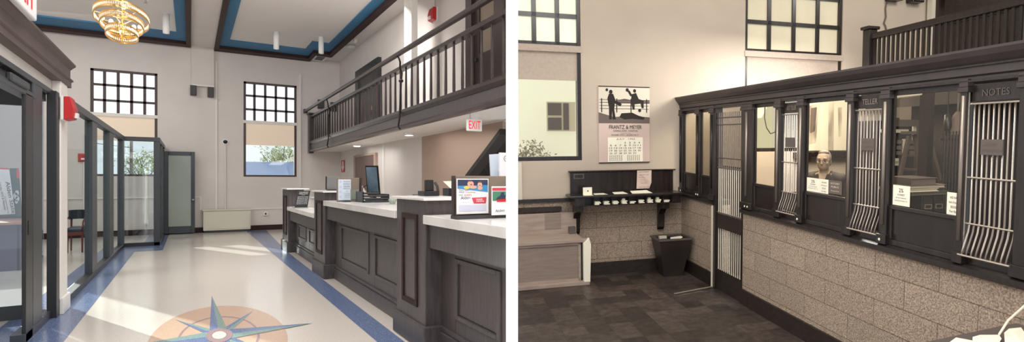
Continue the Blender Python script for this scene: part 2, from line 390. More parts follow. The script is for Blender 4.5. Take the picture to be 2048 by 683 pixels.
m = M().box(-3.6, .2, 19.965, 20, .93, .965); m.box(.2, .24, 19.965, 20, .6, .965); m.box(1.3, 2.4, 19.965, 20, .58, .61)
for x in (-3.0, -2.3, -1.5, -.9): m.box(x, x + .03, 19.975, 20, .14, .93)
struct('trim_7', m, WHITE)
struct('trim_8', M().box(3.46, 3.5, 12, 15.3, .95, .99), WHITE)
struct('trim_9', M().box(3.47, 3.5, 14.7, 14.8, .99, 2.2), WHITE)

# windows of the lobby
def window(name, W, y, room=ML, rows=(2.98, 3.36, 3.74), cols=5, wood=WINW, frost=FROST, blind=BLIND, z_bl=(2.37, 2.95), z_tube=3.0, fw=.055, glass=GLASS, head=True):
    x0, x1, z0, z1 = W
    t = thing(name, None, None, ((x0 + x1) / 2, y, z0), room); t['kind'] = 'structure'
    mm = M().box(x0, x0 + fw, y, y + .12, z0, z1).box(x1 - fw, x1, y, y + .12, z0, z1).box(x0, x1, y, y + .12, z1 - fw, z1).box(x0, x1, y - .01, y + .14, z0, z0 + .05)
    part('window_frame', mm, wood, t)
    mm = M(); w = (x1 - x0) / cols
    for i in range(1, cols): mm.box(x0 + w * i - .028, x0 + w * i + .028, y + .02, y + .08, rows[0], z1)
    for z in rows: mm.box(x0, x1, y + .02, y + .08, z - .028, z + .028)
    part('muntin_grid', mm, wood, t)
    part('frosted_pane', M().box(x0, x1, y + .05, y + .06, rows[0], z1), frost, t)
    part('clear_pane', M().box(x0, x1, y + .06, y + .066, z0, rows[0]), glass, t)
    mm = M().box(x0 + .03, x1 - .03, y + .015, y + .02, z_bl[0], z_tube); part('roller_blind', mm, blind, t)
    part('blind_tube', M().box(x0 - .01, x1 + .01, y - .04, y + .03, z_tube - .03, z_tube + .05), WHITE if room is ML else SBLIND, t)
    return t
window('window_1', W1, YB + .03); window('window_2', W2, YB + .03)

# low box of the entrance: painted bulkhead, brown cornice, metal storefront
struct('wall_bulkhead', M().box(-1.35, XG, 3.2, 9.0, 2.27, 2.6), WHITE)
struct('wall_column', M().box(-1.09, -1.02, 8.54, 8.94, 0, 2.4).box(-1.1, -1.0, 8.54, 8.97, 0, .17), WHITE, bevel=.01)
prof = [(-1.35, 2.37), (-1.01, 2.37), (-1.01, 2.43), (-.993, 2.44), (-.993, 2.452), (-1.018, 2.465), (-1.018, 2.56), (-.998, 2.583), (-.975, 2.603), (-.975, 2.622), (-1.35, 2.622)]
struct('trim_10', M().prism(prof, 'y', 3.2, 9.12), CORN)
SF = thing('wall_storefront', None, None, (XG, 7.5, 0)); SF['kind'] = 'structure'
part('header_frame', M().box(-1.16, -1.07, 3.2, 7.6, 2.08, 2.13).box(-1.16, -1.07, 3.2, 8.5, 2.22, 2.27).box(-1.15, -1.12, 3.2, 8.5, 2.15, 2.22), DMET, SF, bevel=.006)
part('door_stile', M().box(-1.095, -1.07, 7.22, 7.5, 0, 2.1), DMETB, SF, bevel=.006)
part('door_stile', M().box(-1.11, -1.075, 7.55, 7.97, 0, 2.24), DMET, SF, bevel=.006)
part('side_post', M().box(-1.1, -1.03, 8.36, 8.53, 0, 2.25), DMETB, SF, bevel=.006)
part('side_pane', M().box(-1.12, -1.115, 7.97, 8.34, .08, 2.22), GLASSV, SF)
part('sill_rail', M().box(-1.16, -1.07, 7.2, 8.5, 0, .08), DMET, SF, bevel=.006)
part('door_closer', M().box(-1.085, -1.05, 6.6, 7.25, 2.12, 2.18), DMET, SF, bevel=.01)
part('lock_plate', M().box(-1.072, -1.066, 7.3, 7.38, .9, 1.02), BLACK, SF)
SV = thing('wall_vestibule', None, None, (-1.9, 8.5, 0)); SV['kind'] = 'structure'
part('sill_rail', M().box(-3.5, -1.22, 8.5, 8.56, 0, .14), DMET, SV); part('head_rail', M().box(-3.5, -1.22, 8.5, 8.56, 2.1, 2.27), DMETB, SV)
part('vestibule_pane', M().box(-3.5, -1.22, 8.52, 8.527, .14, 2.1), GLASSV, SV)
part('jamb_post', M().box(-1.24, -1.16, 8.48, 8.58, 0, 2.27), DMETB, SV)
struct('ceiling_vestibule', M().box(-3.6, -1.3, 3.2, 8.7, 2.6, 2.65), CEIL)

def glazing(name, posts, y0, y1, x, alongx=False):
    t = thing(name, None, None, (x, y0, 0) if not alongx else (y0, x, 0)); t['kind'] = 'structure'
    def bx(a, b, w0, w1, z0, z1, mm): return mm.box(w0, w1, a, b, z0, z1) if not alongx else mm.box(a, b, w0, w1, z0, z1)
    part('head_rail', bx(y0, y1, x - .05, x + .04, 2.2, 2.29, M()), DMET, t, bevel=.006)
    part('sill_rail', bx(y0, y1, x - .05, x + .04, 0, .075, M()), DMETB, t, bevel=.006)
    for a, b in posts: part('post', bx(a, b, x - .05, x + .03, .0, 2.2, M()), DMET, t, bevel=.006)
    part('glass_pane', bx(y0, y1, x - .006, x, .07, 2.22, M()), GLASS, t); return t
glazing('wall_glass_1', [(11.45, 12.0), (13.7, 14.4), (16.2, 16.62)], 8.94, 16.62, XG)
glazing('wall_glass_2', [(-.6, -.5)], XG, -.5, 16.62, True)
t = glazing('wall_glass_3', [(16.62, 17.0), (18.0, 18.4), (19.5, 19.95)], 16.62, 19.95, -.54)
D = thing('door_1', None, None, (-.2, 19.8, 0)); D['kind'] = 'structure'
part('door_frame', M().box(-.54, -.43, 19.78, 19.84, .02, 2.13).box(.02, .1, 19.78, 19.84, .02, 2.13).box(-.43, .02, 19.78, 19.84, 2.03, 2.13).box(-.43, .02, 19.78, 19.84, .02, .2), DMET, D, bevel=.006)
part('door_pane', M().box(-.43, .02, 19.805, 19.812, .2, 2.03), GLASSD, D)
part('door_handle', M().cyl((.06, 19.78, .88), (.06, 19.72, .88), .012).ball((.06, 19.71, .88), .03), STEEL, D, True)

# =================================================================== LOBBY : lights and devices on ceiling and walls
def exit_sign(base, o_face, u, nrm, w, h, label):
    t = thing('exit_sign', label, 'exit sign', base)
    u, nn = Vector(u), Vector(nrm); o = Vector(o_face); th = .045
    c = [o, o + u * w, o + u * w - nn * th, o - nn * th]
    mm = M().add([tuple(p) for p in c] + [tuple(p + Vector((0, 0, h))) for p in c], [(0, 3, 2, 1), (4, 5, 6, 7), (0, 1, 5, 4), (1, 2, 6, 5), (2, 3, 7, 6), (3, 0, 4, 7)])
    part('sign_case', mm, WPLAS, t, bevel=.012)
    part('lettering', M().text('EXIT', o + u * w * .12 + Vector((0, 0, h * .17)) + nn * .003, u, UZ, w * .76, h * .66), REDG, t)
    return t
t = exit_sign((-.95, 6.2, 2.59), (-.925, 5.75, 2.59), (0, 1, 0), (1, 0, 0), .89, .3, 'white exit sign with red letters standing on the brown cornice')
t = exit_sign((2.85, 7.5, 2.24), (2.745, 7.45, 2.0), (1, 0, 0), (0, -1, 0), .2, .155, 'white exit sign with red letters hanging under the balcony')
part('ceiling_mount', M().box(2.8, 2.89, 7.47, 7.51, 2.15, 2.24), WPLAS, t)

# three tier ring chandelier
cx, cy, EL = -.79, 12.0, 3.25
ch = thing('chandelier', 'gold three ring crystal chandelier hanging from the ceiling', 'chandelier', (cx, cy, ZC))
part('rod', M().cyl((cx, cy, 3.42), (cx, cy, ZC), .009), GOLD, ch)
part('ceiling_cap', M().lathe(cx, cy, [(0, ZC - .03), (.06, ZC - .03), (.07, ZC + .04), (0, ZC + .04)], 20), GOLD, ch)
for r, z in ((.31, 3.79), (.245, 3.70), (.185, 3.56)):
    rg = part('ring', M().band(cx, cy, r, r * EL, z - .045, z - .025, .012).band(cx, cy, r, r * EL, z + .03, z + .05, .012), GOLD, ch)
    k = int(r * 260); mm = M()
    for i in range(k):
        a = 6.28318 * i / k; mm.ball((cx + (r - .01) * math.cos(a), cy + (r - .01) * EL * math.sin(a), z + .005), .011, .03, .022, 6, 4)
    part('crystal_band', mm, CRYST, rg)['kind'] = 'stuff'
    for k in range(6):
        a = 1.047 * k + .3
        part('spoke', M().cyl((cx, cy, z), (cx + (r - .01) * math.cos(a), cy + (r - .01) * EL * math.sin(a), z), .005, n=6), GOLD, ch)
for k in range(6):
    a = 1.047 * k + .8; rr = .14 if k % 2 else .24; z = 3.66 if k % 2 else 3.80
    b = part('lamp_holder', M().cyl((cx + rr * math.cos(a), cy + rr * EL * math.sin(a), z - .08), (cx + rr * math.cos(a), cy + rr * EL * math.sin(a), z - .03), .012), GOLD, ch)
    part('bulb', M().ball((cx + rr * math.cos(a), cy + rr * EL * math.sin(a), z), .026, .026, .036), BULB, b, True)

def downlight(x, y, label):
    t = thing('ceiling_downlight', label, 'ceiling light', (x, y, ZC), group='white cylinder downlights')
    part('housing', M().lathe(x, y, [(0, ZC + .04), (.058, ZC + .04), (.058, 4.55), (.05, 4.54), (.05, 4.57), (0, 4.57)], 24), WPLAS, t, True)
    part('lens', M().lathe(x, y, [(0, 4.555), (.048, 4.555)], 24), LAMPW, t)
downlight(1.62, 17.0, 'white cylinder downlight in the middle of the blue bordered ceiling bay')
downlight(2.55, 16.9, 'white cylinder downlight beside the notch of the blue border')
downlight(-.40, 16.7, 'white cylinder downlight beside the gold chandelier')
t = thing('smoke_detector', 'white smoke detector on ceiling strip above the balcony', 'smoke detector', (3.25, 16.6, ZC))
part('body', M().lathe(3.25, 16.6, [(0, ZC + .04), (.05, ZC + .04), (.05, ZC - .03), (.03, ZC - .06), (0, ZC - .06)], 20), WPLAS, t, True)
part('mounting_plate', M().lathe(3.25, 16.6, [(0, ZC + .041), (.075, ZC + .041), (.075, ZC + .01), (0, ZC + .01)], 20), WHITE, t)
one('ceiling_speaker', 'round white flush ceiling fixture beyond the smoke detector', 'ceiling fixture', M().lathe(3.3, 17.4, [(0, ZC + .04), (.11, ZC + .04), (.1, ZC - .03), (0, ZC - .03)], 24), WPLAS, (3.3, 17.4, ZC), smooth=True)
t = thing('air_vent', 'white square ceiling air vent at the notch of the moulding', 'vent', (2.85, 19.45, ZC))
part('vent_frame', M().box(2.74, 3.06, 19.0, 19.9, ZC - .03, ZC + .04), WPLAS, t)
part('grille', M().box(2.8, 3.0, 19.2, 19.75, ZC - .036, ZC - .03), DGREY, t)
t = thing('sprinkler_head', 'small white sprinkler on the ceiling behind the chandelier rod', 'sprinkler', (-.68, 15.5, ZC))
part('escutcheon', M().lathe(-.68, 15.5, [(0, ZC + .04), (.06, ZC + .04), (.05, ZC), (0, ZC)], 16), WPLAS, t, True)
part('deflector', M().lathe(-.68, 15.5, [(0, ZC), (.015, ZC), (.015, ZC - .05), (.035, ZC - .055), (0, ZC - .06)], 12), STEEL, t)

def alarm(base, x, y, z, s, label, horn=True, axis='x'):
    t = thing('fire_alarm', label, 'fire alarm', base)
    if axis == 'x':      # faces -x or +x
        part('back_box', M().box(x, x + s * .02, y, y + .3, z, z + .24), WPLAS, t)
        part('body', M().prism([(x + s * .02, z), (x + s * .09, z + .02), (x + s * .1, z + .12), (x + s * .07, z + .24), (x + s * .02, z + .24)], 'y', y + .02, y + .28), RED, t, bevel=.01)
        part('strobe', M().box(min(x + s * .09, x + s * .115), max(x + s * .09, x + s * .115), y + .1, y + .2, z + .03, z + .08), WPLAS, t)
    else:
        part('back_box', M().box(x - .1, x + .1, y - .03, y, z, z + .2), RED, t)
        part('body', M().box(x - .09, x + .09, y - .09, y - .03, z + .02, z + .19), RED, t, bevel=.02)
        part('strobe', M().box(x - .04, x + .04, y - .1, y - .09, z + .05, z + .09), WPLAS, t)
    return t
alarm((-1.0, 8.55, 1.98), -1.02, 8.5, 1.98, 1, 'red fire alarm strobe mounted on the white column')
alarm((3.5, 11, 4.3), 3.5, 10.95, 4.28, -1, 'red fire alarm on the upper wall above the balcony')
alarm((-2.0, 20, 1.85), -2.0, 20, 1.83, 1, 'small red fire alarm on back wall seen through the glass wall', axis='y')
one('conduit', 'thin white conduit below the small red alarm', 'conduit', M().cyl((-2.0, 19.97, .3), (-2.0, 19.97, 1.83), .015), WHITE, (-2.0, 19.97, .3))
one('conduit', 'thin white conduit above the red alarm on the upper wall', 'conduit', M().cyl((3.48, 11.1, 4.5), (3.48, 11.1, 4.95), .015), WHITE, (3.48, 11.1, 4.5))
one('conduit', 'thin white conduit hanging under the dark dome camera', 'conduit', M().cyl((.745, 19.97, .6), (.745, 19.97, 2.4), .016), WHITE, (.745, 19.97, .6))
t = thing('security_camera', 'dark dome camera on the back wall between the windows', 'camera', (.745, 19.95, 2.43))
part('mount_plate', M().cyl((.745, 20, 2.43), (.745, 19.97, 2.43), .075, n=20), WPLAS, t)
part('dome', M().ball((.745, 19.95, 2.43), .05), BLACK, t, True)
def speaker(x, y, z, label, w=.13, h=.26):
    t = thing('wall_speaker', label, 'speaker', (x, y, z), group='small dark wall speakers')
    part('cabinet', M().box(x - w / 2, x + w / 2, y - .14, y, z, z + h), WINW, t, bevel=.012)
    part('grille', M().box(x - w / 2 + .015, x + w / 2 - .015, y - .148, y - .14, z + .02, z + h - .02), DGREY, t)
speaker(.07, 19.99, 3.62, 'dark speaker under the pilaster ledge, nearer the entrance window')
speaker(.43, 19.99, 3.6, 'dark speaker under the pilaster ledge, nearer the white conduit')
speaker(3.0, 20, 3.5, 'dark speaker on the back wall just behind the railing newel', .16)
speaker(3.33, 20, 3.45, 'dark speaker in the wall corner above the balcony', .16)
t = thing('wall_outlet', 'small white outlet box low on the back wall', 'outlet', (1.65, 20, .44))
part('box', M().box(1.6, 1.7, 19.93, 20, .4, .51), WPLAS, t, bevel=.008); part('socket', M().box(1.63, 1.67, 19.925, 19.93, .43, .48), DGREY, t)
t = thing('radiator_cover', 'ivory metal radiator cover standing against the back wall', 'radiator', (.78, 19.8, 0))
part('cabinet', M().box(.27, 1.29, 19.7, 19.94, .06, .58), IVORY, t, bevel=.01)
part('lid', M().box(.25, 1.31, 19.67, 19.95, .58, .615), IVORY, t, bevel=.008)
part('front_panel', M().box(.3, 1.26, 19.685, 19.7, .1, .55), IVORY, t, bevel=.006)
part('plinth', M().box(.29, 1.27, 19.74, 19.92, 0, .06), DGREY, t)

# =================================================================== LOBBY : balcony
BX = 2.7
pl = [(BX, PLX and 6.05), (3.5, 7.8), (3.5, 20.0), (BX, 20.0)]
struct('floor_balcony', M().prism([(BX + .04, 6.2), (3.52, 7.85), (3.52, 20.0), (BX + .04, 20.0)], 'z', 2.24, 2.46), CEIL)
rl = thing('balcony_railing', 'dark wood balcony railing with many thin balusters', 'railing', (BX, 19.7, 2.2))
part('fascia', M().box(BX, BX + .05, 5.5, 19.95, 2.24, 2.46).clip(), WOODC, rl)
part('lower_moulding', M().prism([(BX - .03, 2.21), (BX + .05, 2.21), (BX + .05, 2.28), (BX - .01, 2.28), (BX - .03, 2.25)], 'y', 5.5, 19.95).clip(), WOODR, rl)
part('upper_moulding', M().prism([(BX - .035, 2.47), (BX - .01, 2.42), (BX + .1, 2.42), (BX + .1, 2.5), (BX - .035, 2.5)], 'y', 5.5, 19.95).clip(), WOODR, rl)
part('bottom_rail', M().box(BX + .01, BX + .09, 5.5, 19.6, 2.5, 2.535).clip(), WOODR, rl)
part('top_rail', M().prism([(BX, 3.2), (BX + .1, 3.2), (BX + .11, 3.24), (BX + .09, 3.265), (BX + .01, 3.265), (BX - .01, 3.24)], 'y', 5.5, 19.9).clip(), WOODR, rl)
nw = part('newel', M().box(BX - .045, BX + .075, 19.58, 19.86, 2.17, 3.28), WOODR, rl, bevel=.01)
part('newel_cap', M().box(BX - .065, BX + .095, 19.5, 19.92, 3.28, 3.32), WOODR, nw, bevel=.01)
y = 6.337
while y < 19.5:
    part('baluster', M().lathe(BX + .05, y, [(.019, 2.53), (.021, 2.62), (.018, 2.9), (.015, 3.21)], 8), WOODR, rl, True); y += .3215
hr = thing('handrail', 'long brown wall to wall handrail raised above the balcony railing', 'handrail', (2.6, 20, 3.4))
part('rail', M().prism([(2.575, 3.36), (2.625, 3.36), (2.64, 3.4), (2.62, 3.43), (2.58, 3.43), (2.56, 3.4)], 'y', 5.5, 20.0).clip(), WOODR, hr, bevel=.008)
part('rail_end', M().box(2.56, 2.65, 19.8, 20.0, 3.34, 3.45), WOODR, hr, bevel=.01)
for yy in (10.15, 16.5):
    pts = [(2.6, yy, 3.36), (2.6, yy - .1, 3.33), (2.61, yy - .14, 3.26), (2.64, yy - .02, 3.18), (2.66, yy - .05, 3.1), (2.66, yy + .0, 2.95), (2.66, yy + .05, 2.6), (2.65, yy + .05, 2.4), (2.62, yy + .02, 2.24), (2.63, yy - .06, 2.2)]
    br_ = part('iron_bracket', M().tube(pts, .014), IRON, hr, True)
    part('collar', M().ball((2.66, yy, 2.98), .035, .06, .03), IRON, br_, True)
struct('wall_column_upper', M().box(2.99, 3.09, 10.75, 11.2, 2.4, ZC + .04), WHITE)
t = thing('vault_door', 'dark steel door with pale crest on the upper floor wall', 'door', (3.48, 16.2, 2.46))
part('frame', M().box(3.42, 3.5, 15.0, 15.35, 2.46, 4.27).box(3.42, 3.5, 17.1, 17.45, 2.46, 4.27).box(3.42, 3.5, 15.35, 17.1, 4.1, 4.27), DMETB, t)
part('leaf', M().box(3.46, 3.5, 15.35, 17.1, 2.46, 4.1), VAULT, t)
part('crest', M().cyl((3.458, 16.3, 3.72), (3.46, 16.3, 3.72), .09, n=10), DOORW, t)
part('hinge', M().box(3.43, 3.46, 15.38, 15.55, 2.7, 2.85), STEEL, t); part('hinge', M().box(3.43, 3.46, 15.38, 15.55, 3.75, 3.9), DGREY, t)
part('lock', M().box(3.44, 3.46, 15.6, 15.75, 3.1, 3.2), GOLD, t)
t = thing('upper_door', 'dark brown upstairs door with glass upper half', 'door', (3.48, 8.6, 2.46))
part('frame', M().box(3.4, 3.5, 9.05, 9.3, 2.46, 4.9).box(3.42, 3.5, 7.87, 7.95, 2.46, 4.9), WOODR, t)
part('leaf', M().box(3.45, 3.5, 7.95, 9.05, 2.46, 3.3).box(3.45, 3.5, 8.85, 9.05, 3.3, 4.9).box(3.45, 3.5, 7.95, 8.3, 3.3, 4.9), WOODR, t)
part('door_glass', M().box(3.47, 3.48, 8.3, 8.85, 3.3, 4.9), TGREY, t)
part('handle', M().box(3.42, 3.45, 8.9, 8.98, 3.2, 3.25), IRON, t)

def soffit(x, y, label, s=1):
    t = thing('soffit_light', label, 'ceiling light', (x, y, 2.24), group='small white lights under the balcony')
    part('housing', M().lathe(x, y, [(0, 2.24), (.075 * s, 2.24), (.075 * s, 2.19), (0, 2.19)], 20, 1, 1.6), WPLAS, t)
    part('lens', M().lathe(x, y, [(0, 2.186), (.065 * s, 2.186), (.065 * s, 2.191)], 20, 1, 1.6), LAMPW, t)
soffit(3.1, 11.3, 'white light under the balcony nearest the taupe stair wall'); soffit(3.1, 15.6, 'white light under the balcony nearest the brown door')
t = thing('back_door', 'brown door in the white wall under the balcony', 'door', (3.48, 16.6, 0))
part('leaf', M().box(3.46, 3.5, 15.5, 17.6, 0, 2.0), DOORW, t)
part('frame', M().box(3.44, 3.5, 15.35, 15.5, 0, 2.05).box(3.44, 3.5, 17.6, 17.75, 0, 2.05).box(3.44, 3.5, 15.5, 17.6, 2.0, 2.05), TAUPE, t)
t = thing('extinguisher_sign', 'small red and white arrow sign on the wall near the back corner', 'sign', (3.49, 19.4, 1.7))
part('plate', M().box(3.485, 3.5, 19.2, 19.65, 1.63, 1.98), RED, t)
part('arrow', M().prism([(19.35, 1.95), (19.5, 1.95), (19.5, 1.8), (19.6, 1.8), (19.42, 1.66), (19.25, 1.8), (19.35, 1.8)], 'x', 3.48, 3.485), WPLAS, t)
t = thing('light_switch', 'pale switch plate on the white wall end above the counter', 'switch', (3.49, 12.3, 1.05))
part('plate', M().box(3.48, 3.5, 12.15, 12.45, .98, 1.1), SKIN1 if False else TGREY, t); part('toggle', M().box(3.47, 3.48, 12.27, 12.33, 1.02, 1.06), WPLAS, t)

# =================================================================== LOBBY : teller counter
PXF = 1.46
def pillar(y0, y1, label):
    t = thing('counter_pillar', label, 'pillar', (1.58, (y0 + y1) / 2, 0), group='charcoal wood counter pillars')
    part('shaft', M().box(PXF, 1.72, y0, y1, .0, 1.2), WOODC, t, bevel=.006)
    part('plinth', M().box(PXF - .025, 1.73, y0 - .04, y1 + .04, 0, .2), WOODC, t, bevel=.012)
    a, b = y0 + (y1 - y0) * .36, y1 - (y1 - y0) * .36
    part('panel_moulding', M().box(PXF - .012, PXF + .005, y0 + .2, y0 + .25, .32, 1.08).box(PXF - .012, PXF + .005, y1 - .25, y1 - .2, .32, 1.08).box(PXF - .012, PXF + .005, y0 + .25, y1 - .25, 1.04, 1.08).box(PXF - .012, PXF + .005, y0 + .25, y1 - .25, .32, .36), MOULD, t)
    part('cap', M().box(PXF - .03, 1.8, y0 - .06, y1 + .06, 1.2, 1.222), QUARTZ, t, bevel=.005)
pillar(13.33, 14.2, 'far dark counter pillar with white cap, closest to the back wall')
pillar(9.38, 10.29, 'middle dark counter pillar with white cap between the raised and lowered tops')
pillar(4.87, 5.71, 'nearest dark counter pillar with white cap beside the poster screen')
def cabinet(y0, y1, zt, panels, label, near=None):
    t = thing('counter_cabinet', label, 'counter', (1.7, (y0 + y1) / 2, 0), group='panelled counter fronts between the pillars')
    def slab(x0, x1, a, b, z0, z1, mm=None):
        mm = mm or M()
        if near is None: return mm.box(x0, x1, a, b, z0, z1)
        ya = 3.037 + (x0 - 1.332) / .4499; yb_ = 3.037 + (x1 - 1.332) / .4499
        return mm.prism([(x0, max(a, ya)), (x1, max(a, yb_)), (x1, b), (x0, b)], 'z', z0, z1)
    part('carcass', slab(1.6, 2.1, y0, y1, .0, zt - .07), WOODP, t)
    part('apron', slab(1.485, 1.62, y0, y1, zt - .26, zt - .07), WOODC, t)
    part('plinth', slab(1.56, 1.62, y0, y1, 0, .15), WOODC, t, bevel=.01)
    part('plinth_moulding', slab(1.57, 1.62, y0, y1, .15, .19), WOODC, t, bevel=.01)
    n = len(panels)
    for a, b in panels:
        p = part('raised_panel', M().box(1.592, 1.61, a, b, .34, zt - .36), WOODP, t)
        mm = M().box(1.575, 1.605, a, a + .06, .3, zt - .32).box(1.575, 1.605, b - .06, b, .3, zt - .32).box(1.575, 1.605, a + .06, b - .06, .3, .335).box(1.575, 1.605, a + .06, b - .06, zt - .355, zt - .32)
        part('panel_moulding', mm, MOULD if False else WOODC, p, bevel=.006)
    # flat frame around the panels
    edges = [y0] + [v for ab in panels for v in ab] + [y1]
    for a, b in zip(edges[::2], edges[1::2]): part('stile', slab(1.5865, 1.605, a - (.0 if a == y0 else .005), b + (0 if b == y1 else .005), .19, zt - .26), WOODC, t)
    part('rail', slab(1.588, 1.6045, y0 if not near else 3.69, y1, .185, .305), WOODC, t); part('rail', slab(1.588, 1.6045, y0 if not near else 3.69, y1, zt - .325, zt - .255), WOODC, t)
    one('countertop', label.replace('dark panelled counter front', 'white quartz countertop').replace('dark panelled counter', 'white quartz countertop'), 'countertop', slab(1.44, 2.2, y0 + (0 if near else .0), y1, zt - .07, zt), QUARTZ, (1.8, (y0 + y1) / 2, zt), group='white quartz countertops', bevel=.004)
cabinet(10.29, 13.33, .875, [(10.7, 11.7), (12.0, 12.95)], 'lowered dark panelled counter front between the far and middle pillars')
cabinet(5.71, 9.38, 1.09, [(5.95, 7.1), (7.35, 8.95)], 'long dark panelled counter front between the middle and nearest pillars')
cabinet(3.2, 4.87, 1.085, [(3.69, 4.55)], 'dark panelled counter front nearest the viewer with posters on its top', True)

# things on and behind the counter
zc = .876
t = thing('info_sign', 'black slanted information sign on the lowered counter', 'sign', (1.6, 12.6, zc))
o = Vector((1.46, 12.45, zc + .01)); u = Vector((.2, 0, 0)); v = Vector((.055, .06, .3))
part('board', M().quad(o, o + u, o + u + v, o + v), BLACK, t)
mm = M(); vn = v.normalized(); off = Vector((0, -.006, 0))
rows = [('YOUR DEPOSITS', .88, .05), ('FEDERALLY INSURED', .80, .04), ('NOTICE', .74, .03)]
for k in range(9): rows.append(('information for our customers'[:29 - (k % 3) * 3], .64 - k * .055, .028))
for st, a, h in rows:
    w = .14 if h > .035 else (.05 if st == 'NOTICE' else .165); mm.text(st, o + v * a + u * .5 - Vector((w / 2, 0, 0)) + off, UX, vn, w, h * .3)
part('lettering', mm, INKW, t)
part('foot', M().box(1.45, 1.66, 12.35, 12.7, zc - .001, zc + .012), GLASSD, t)
t = thing('printer', 'small black printer behind the slanted black sign', 'printer', (1.85, 11.6, zc))
part('body', M().box(1.75, 1.95, 11.3, 11.9, zc, zc + .14), BLACK, t, bevel=.01); part('tray', M().box(1.78, 1.92, 11.2, 11.3, zc + .03, zc + .04), DGREY, t)
t = thing('work_shelf', 'white raised work shelf behind the lowered counter', 'shelf', (2.0, 12.3, 0))
part('top', M().box(1.74, 2.4, 11.95, 13.2, 1.03, 1.06), QUARTZ, t); part('support', M().box(1.76, 2.38, 12.0, 13.1, .876, 1.03), WHITE, t)
t = thing('small_screen', 'thin grey screen standing on the middle pillar cap', 'screen', (1.62, 9.9, 1.222))
part('panel', M().box(1.56, 1.70, 9.86, 9.9, 1.235, 1.43), GREYP, t, bevel=.004); part('edge', M().box(1.548, 1.56, 9.86, 9.9, 1.235, 1.43), BLACK, t)
part('foot', M().box(1.57, 1.68, 9.82, 9.96, 1.222, 1.235), DGREY, t)
zb = 1.091
def at_y(px, py, y):        # point of a plane across the lobby, y metres down the room
    d = CF + CR * ((px - PX) / FF) + CU * ((PY - py) / FF); k = y / d.y; return Vector((d.x * k, y, EYE + d.z * k))
def sheet(mm, o, u, v, a, b, c, d, off=-.004):
    o = Vector(o) + Vector((0, off, 0)); u, v = Vector(u), Vector(v)
    return mm.quad(o + u * a + v * b, o + u * c + v * b, o + u * c + v * d, o + u * a + v * d)
# taupe counter screen with a notice
t = thing('counter_screen', 'taupe counter screen beside the computer monitor', 'screen', (1.85, 8.6, zb))
x0 = at_y(674, 400, 8.6).x; x1 = at_y(719, 400, 8.6).x
part('panel', M().box(x0, x1, 8.6, 8.64, zb, zb + .31), TGREY, t, bevel=.004); part('end_edge', M().box(x1, x1 + .025, 8.58, 9.0, zb, zb + .31), WOODR, t)
part('foot', M().box(x0 + .06, x0 + .14, 8.5, 8.6, zb, zb + .012), DGREY, t); part('card_pocket', M().box(x1 - .11, x1 - .01, 8.585, 8.6, zb + .03, zb + .16), GLASSD, t)
t = thing('notice_sheet', 'white notice with pale lettering taped to the taupe screen by the monitor', 'notice', (x0 + .1, 8.59, zb + .02))
NO = Vector((x0 + .012, 8.592, zb + .02)); NW_, NH = (x1 - x0) * .56, .27
part('paper', sheet(M(), NO, (NW_, 0, 0), (0, 0, NH), 0, 0, 1, 1, 0), PAPERL, t)
mm = M()
for st, a, w, h in (('PLEASE', .86, .5, .07), ('PRESENT', .74, .56, .07), ('PROPER', .63, .52, .07), ('PHOTO ID', .52, .52, .07), ('OR', .4, .14, .06), ('account number', .3, .46, .05), ('to be served', .22, .42, .05), ('thank you', .13, .4, .05)):
    mm.text(st, NO + Vector((NW_ * (.68 - w / 2), -.005, NH * a)), UX, UZ, NW_ * w, NH * h)
part('lettering', mm, GREYP, t)
mm = M()
for a in (.12, .36, .6, .84): sheet(mm, NO, (NW_, 0, 0), (0, 0, NH), .08, a, .26, a + .1)
part('icons', mm, LILAC, t)
# monitor
t = thing('computer_monitor', 'black computer monitor on a stand seen from the side behind the counter', 'monitor', (2.2, 8.9, zb))
a0, a1 = at_y(735, 330, 8.9), at_y(757, 330, 8.9)
mm = M(); o = Vector((a0.x, 8.9, 1.17)); u = Vector((a1.x - a0.x - .01, -.12, 0)); v = Vector((-.03, 0, .4))
n_ = u.cross(v).normalized() * -.02
mm.add([o, o + u, o + u + v, o + v, o + n_, o + u + n_, o + u + v + n_, o + v + n_], [(0, 1, 2, 3), (7, 6, 5, 4), (0, 4, 5, 1), (1, 5, 6, 2), (2, 6, 7, 3), (3, 7, 4, 0)])
part('bezel', mm, BLACK, t)
ofs = n_ * -.2; o2 = o + u * .07 + v * .05 + ofs
part('screen', M().quad(o2, o2 + u * .86, o2 + u * .86 + v * .9, o2 + v * .9), SCREEN, t)
part('stand', M().cyl(o + u * .5 + Vector((.03, .06, -.06)), o + u * .5 + v * .4 + n_, .018), DGREY, t); part('stand_base', M().box(o.x, o.x + .16, 8.75, 9.05, zb, zb + .02), BLACK, t)
part('cable', M().tube([o + Vector((.02, .05, .15)), o + Vector((-.05, .05, .1)), o + Vector((-.06, .02, -.02)), o + Vector((-.02, 0, -.07))], .006, 6), IRON, t)
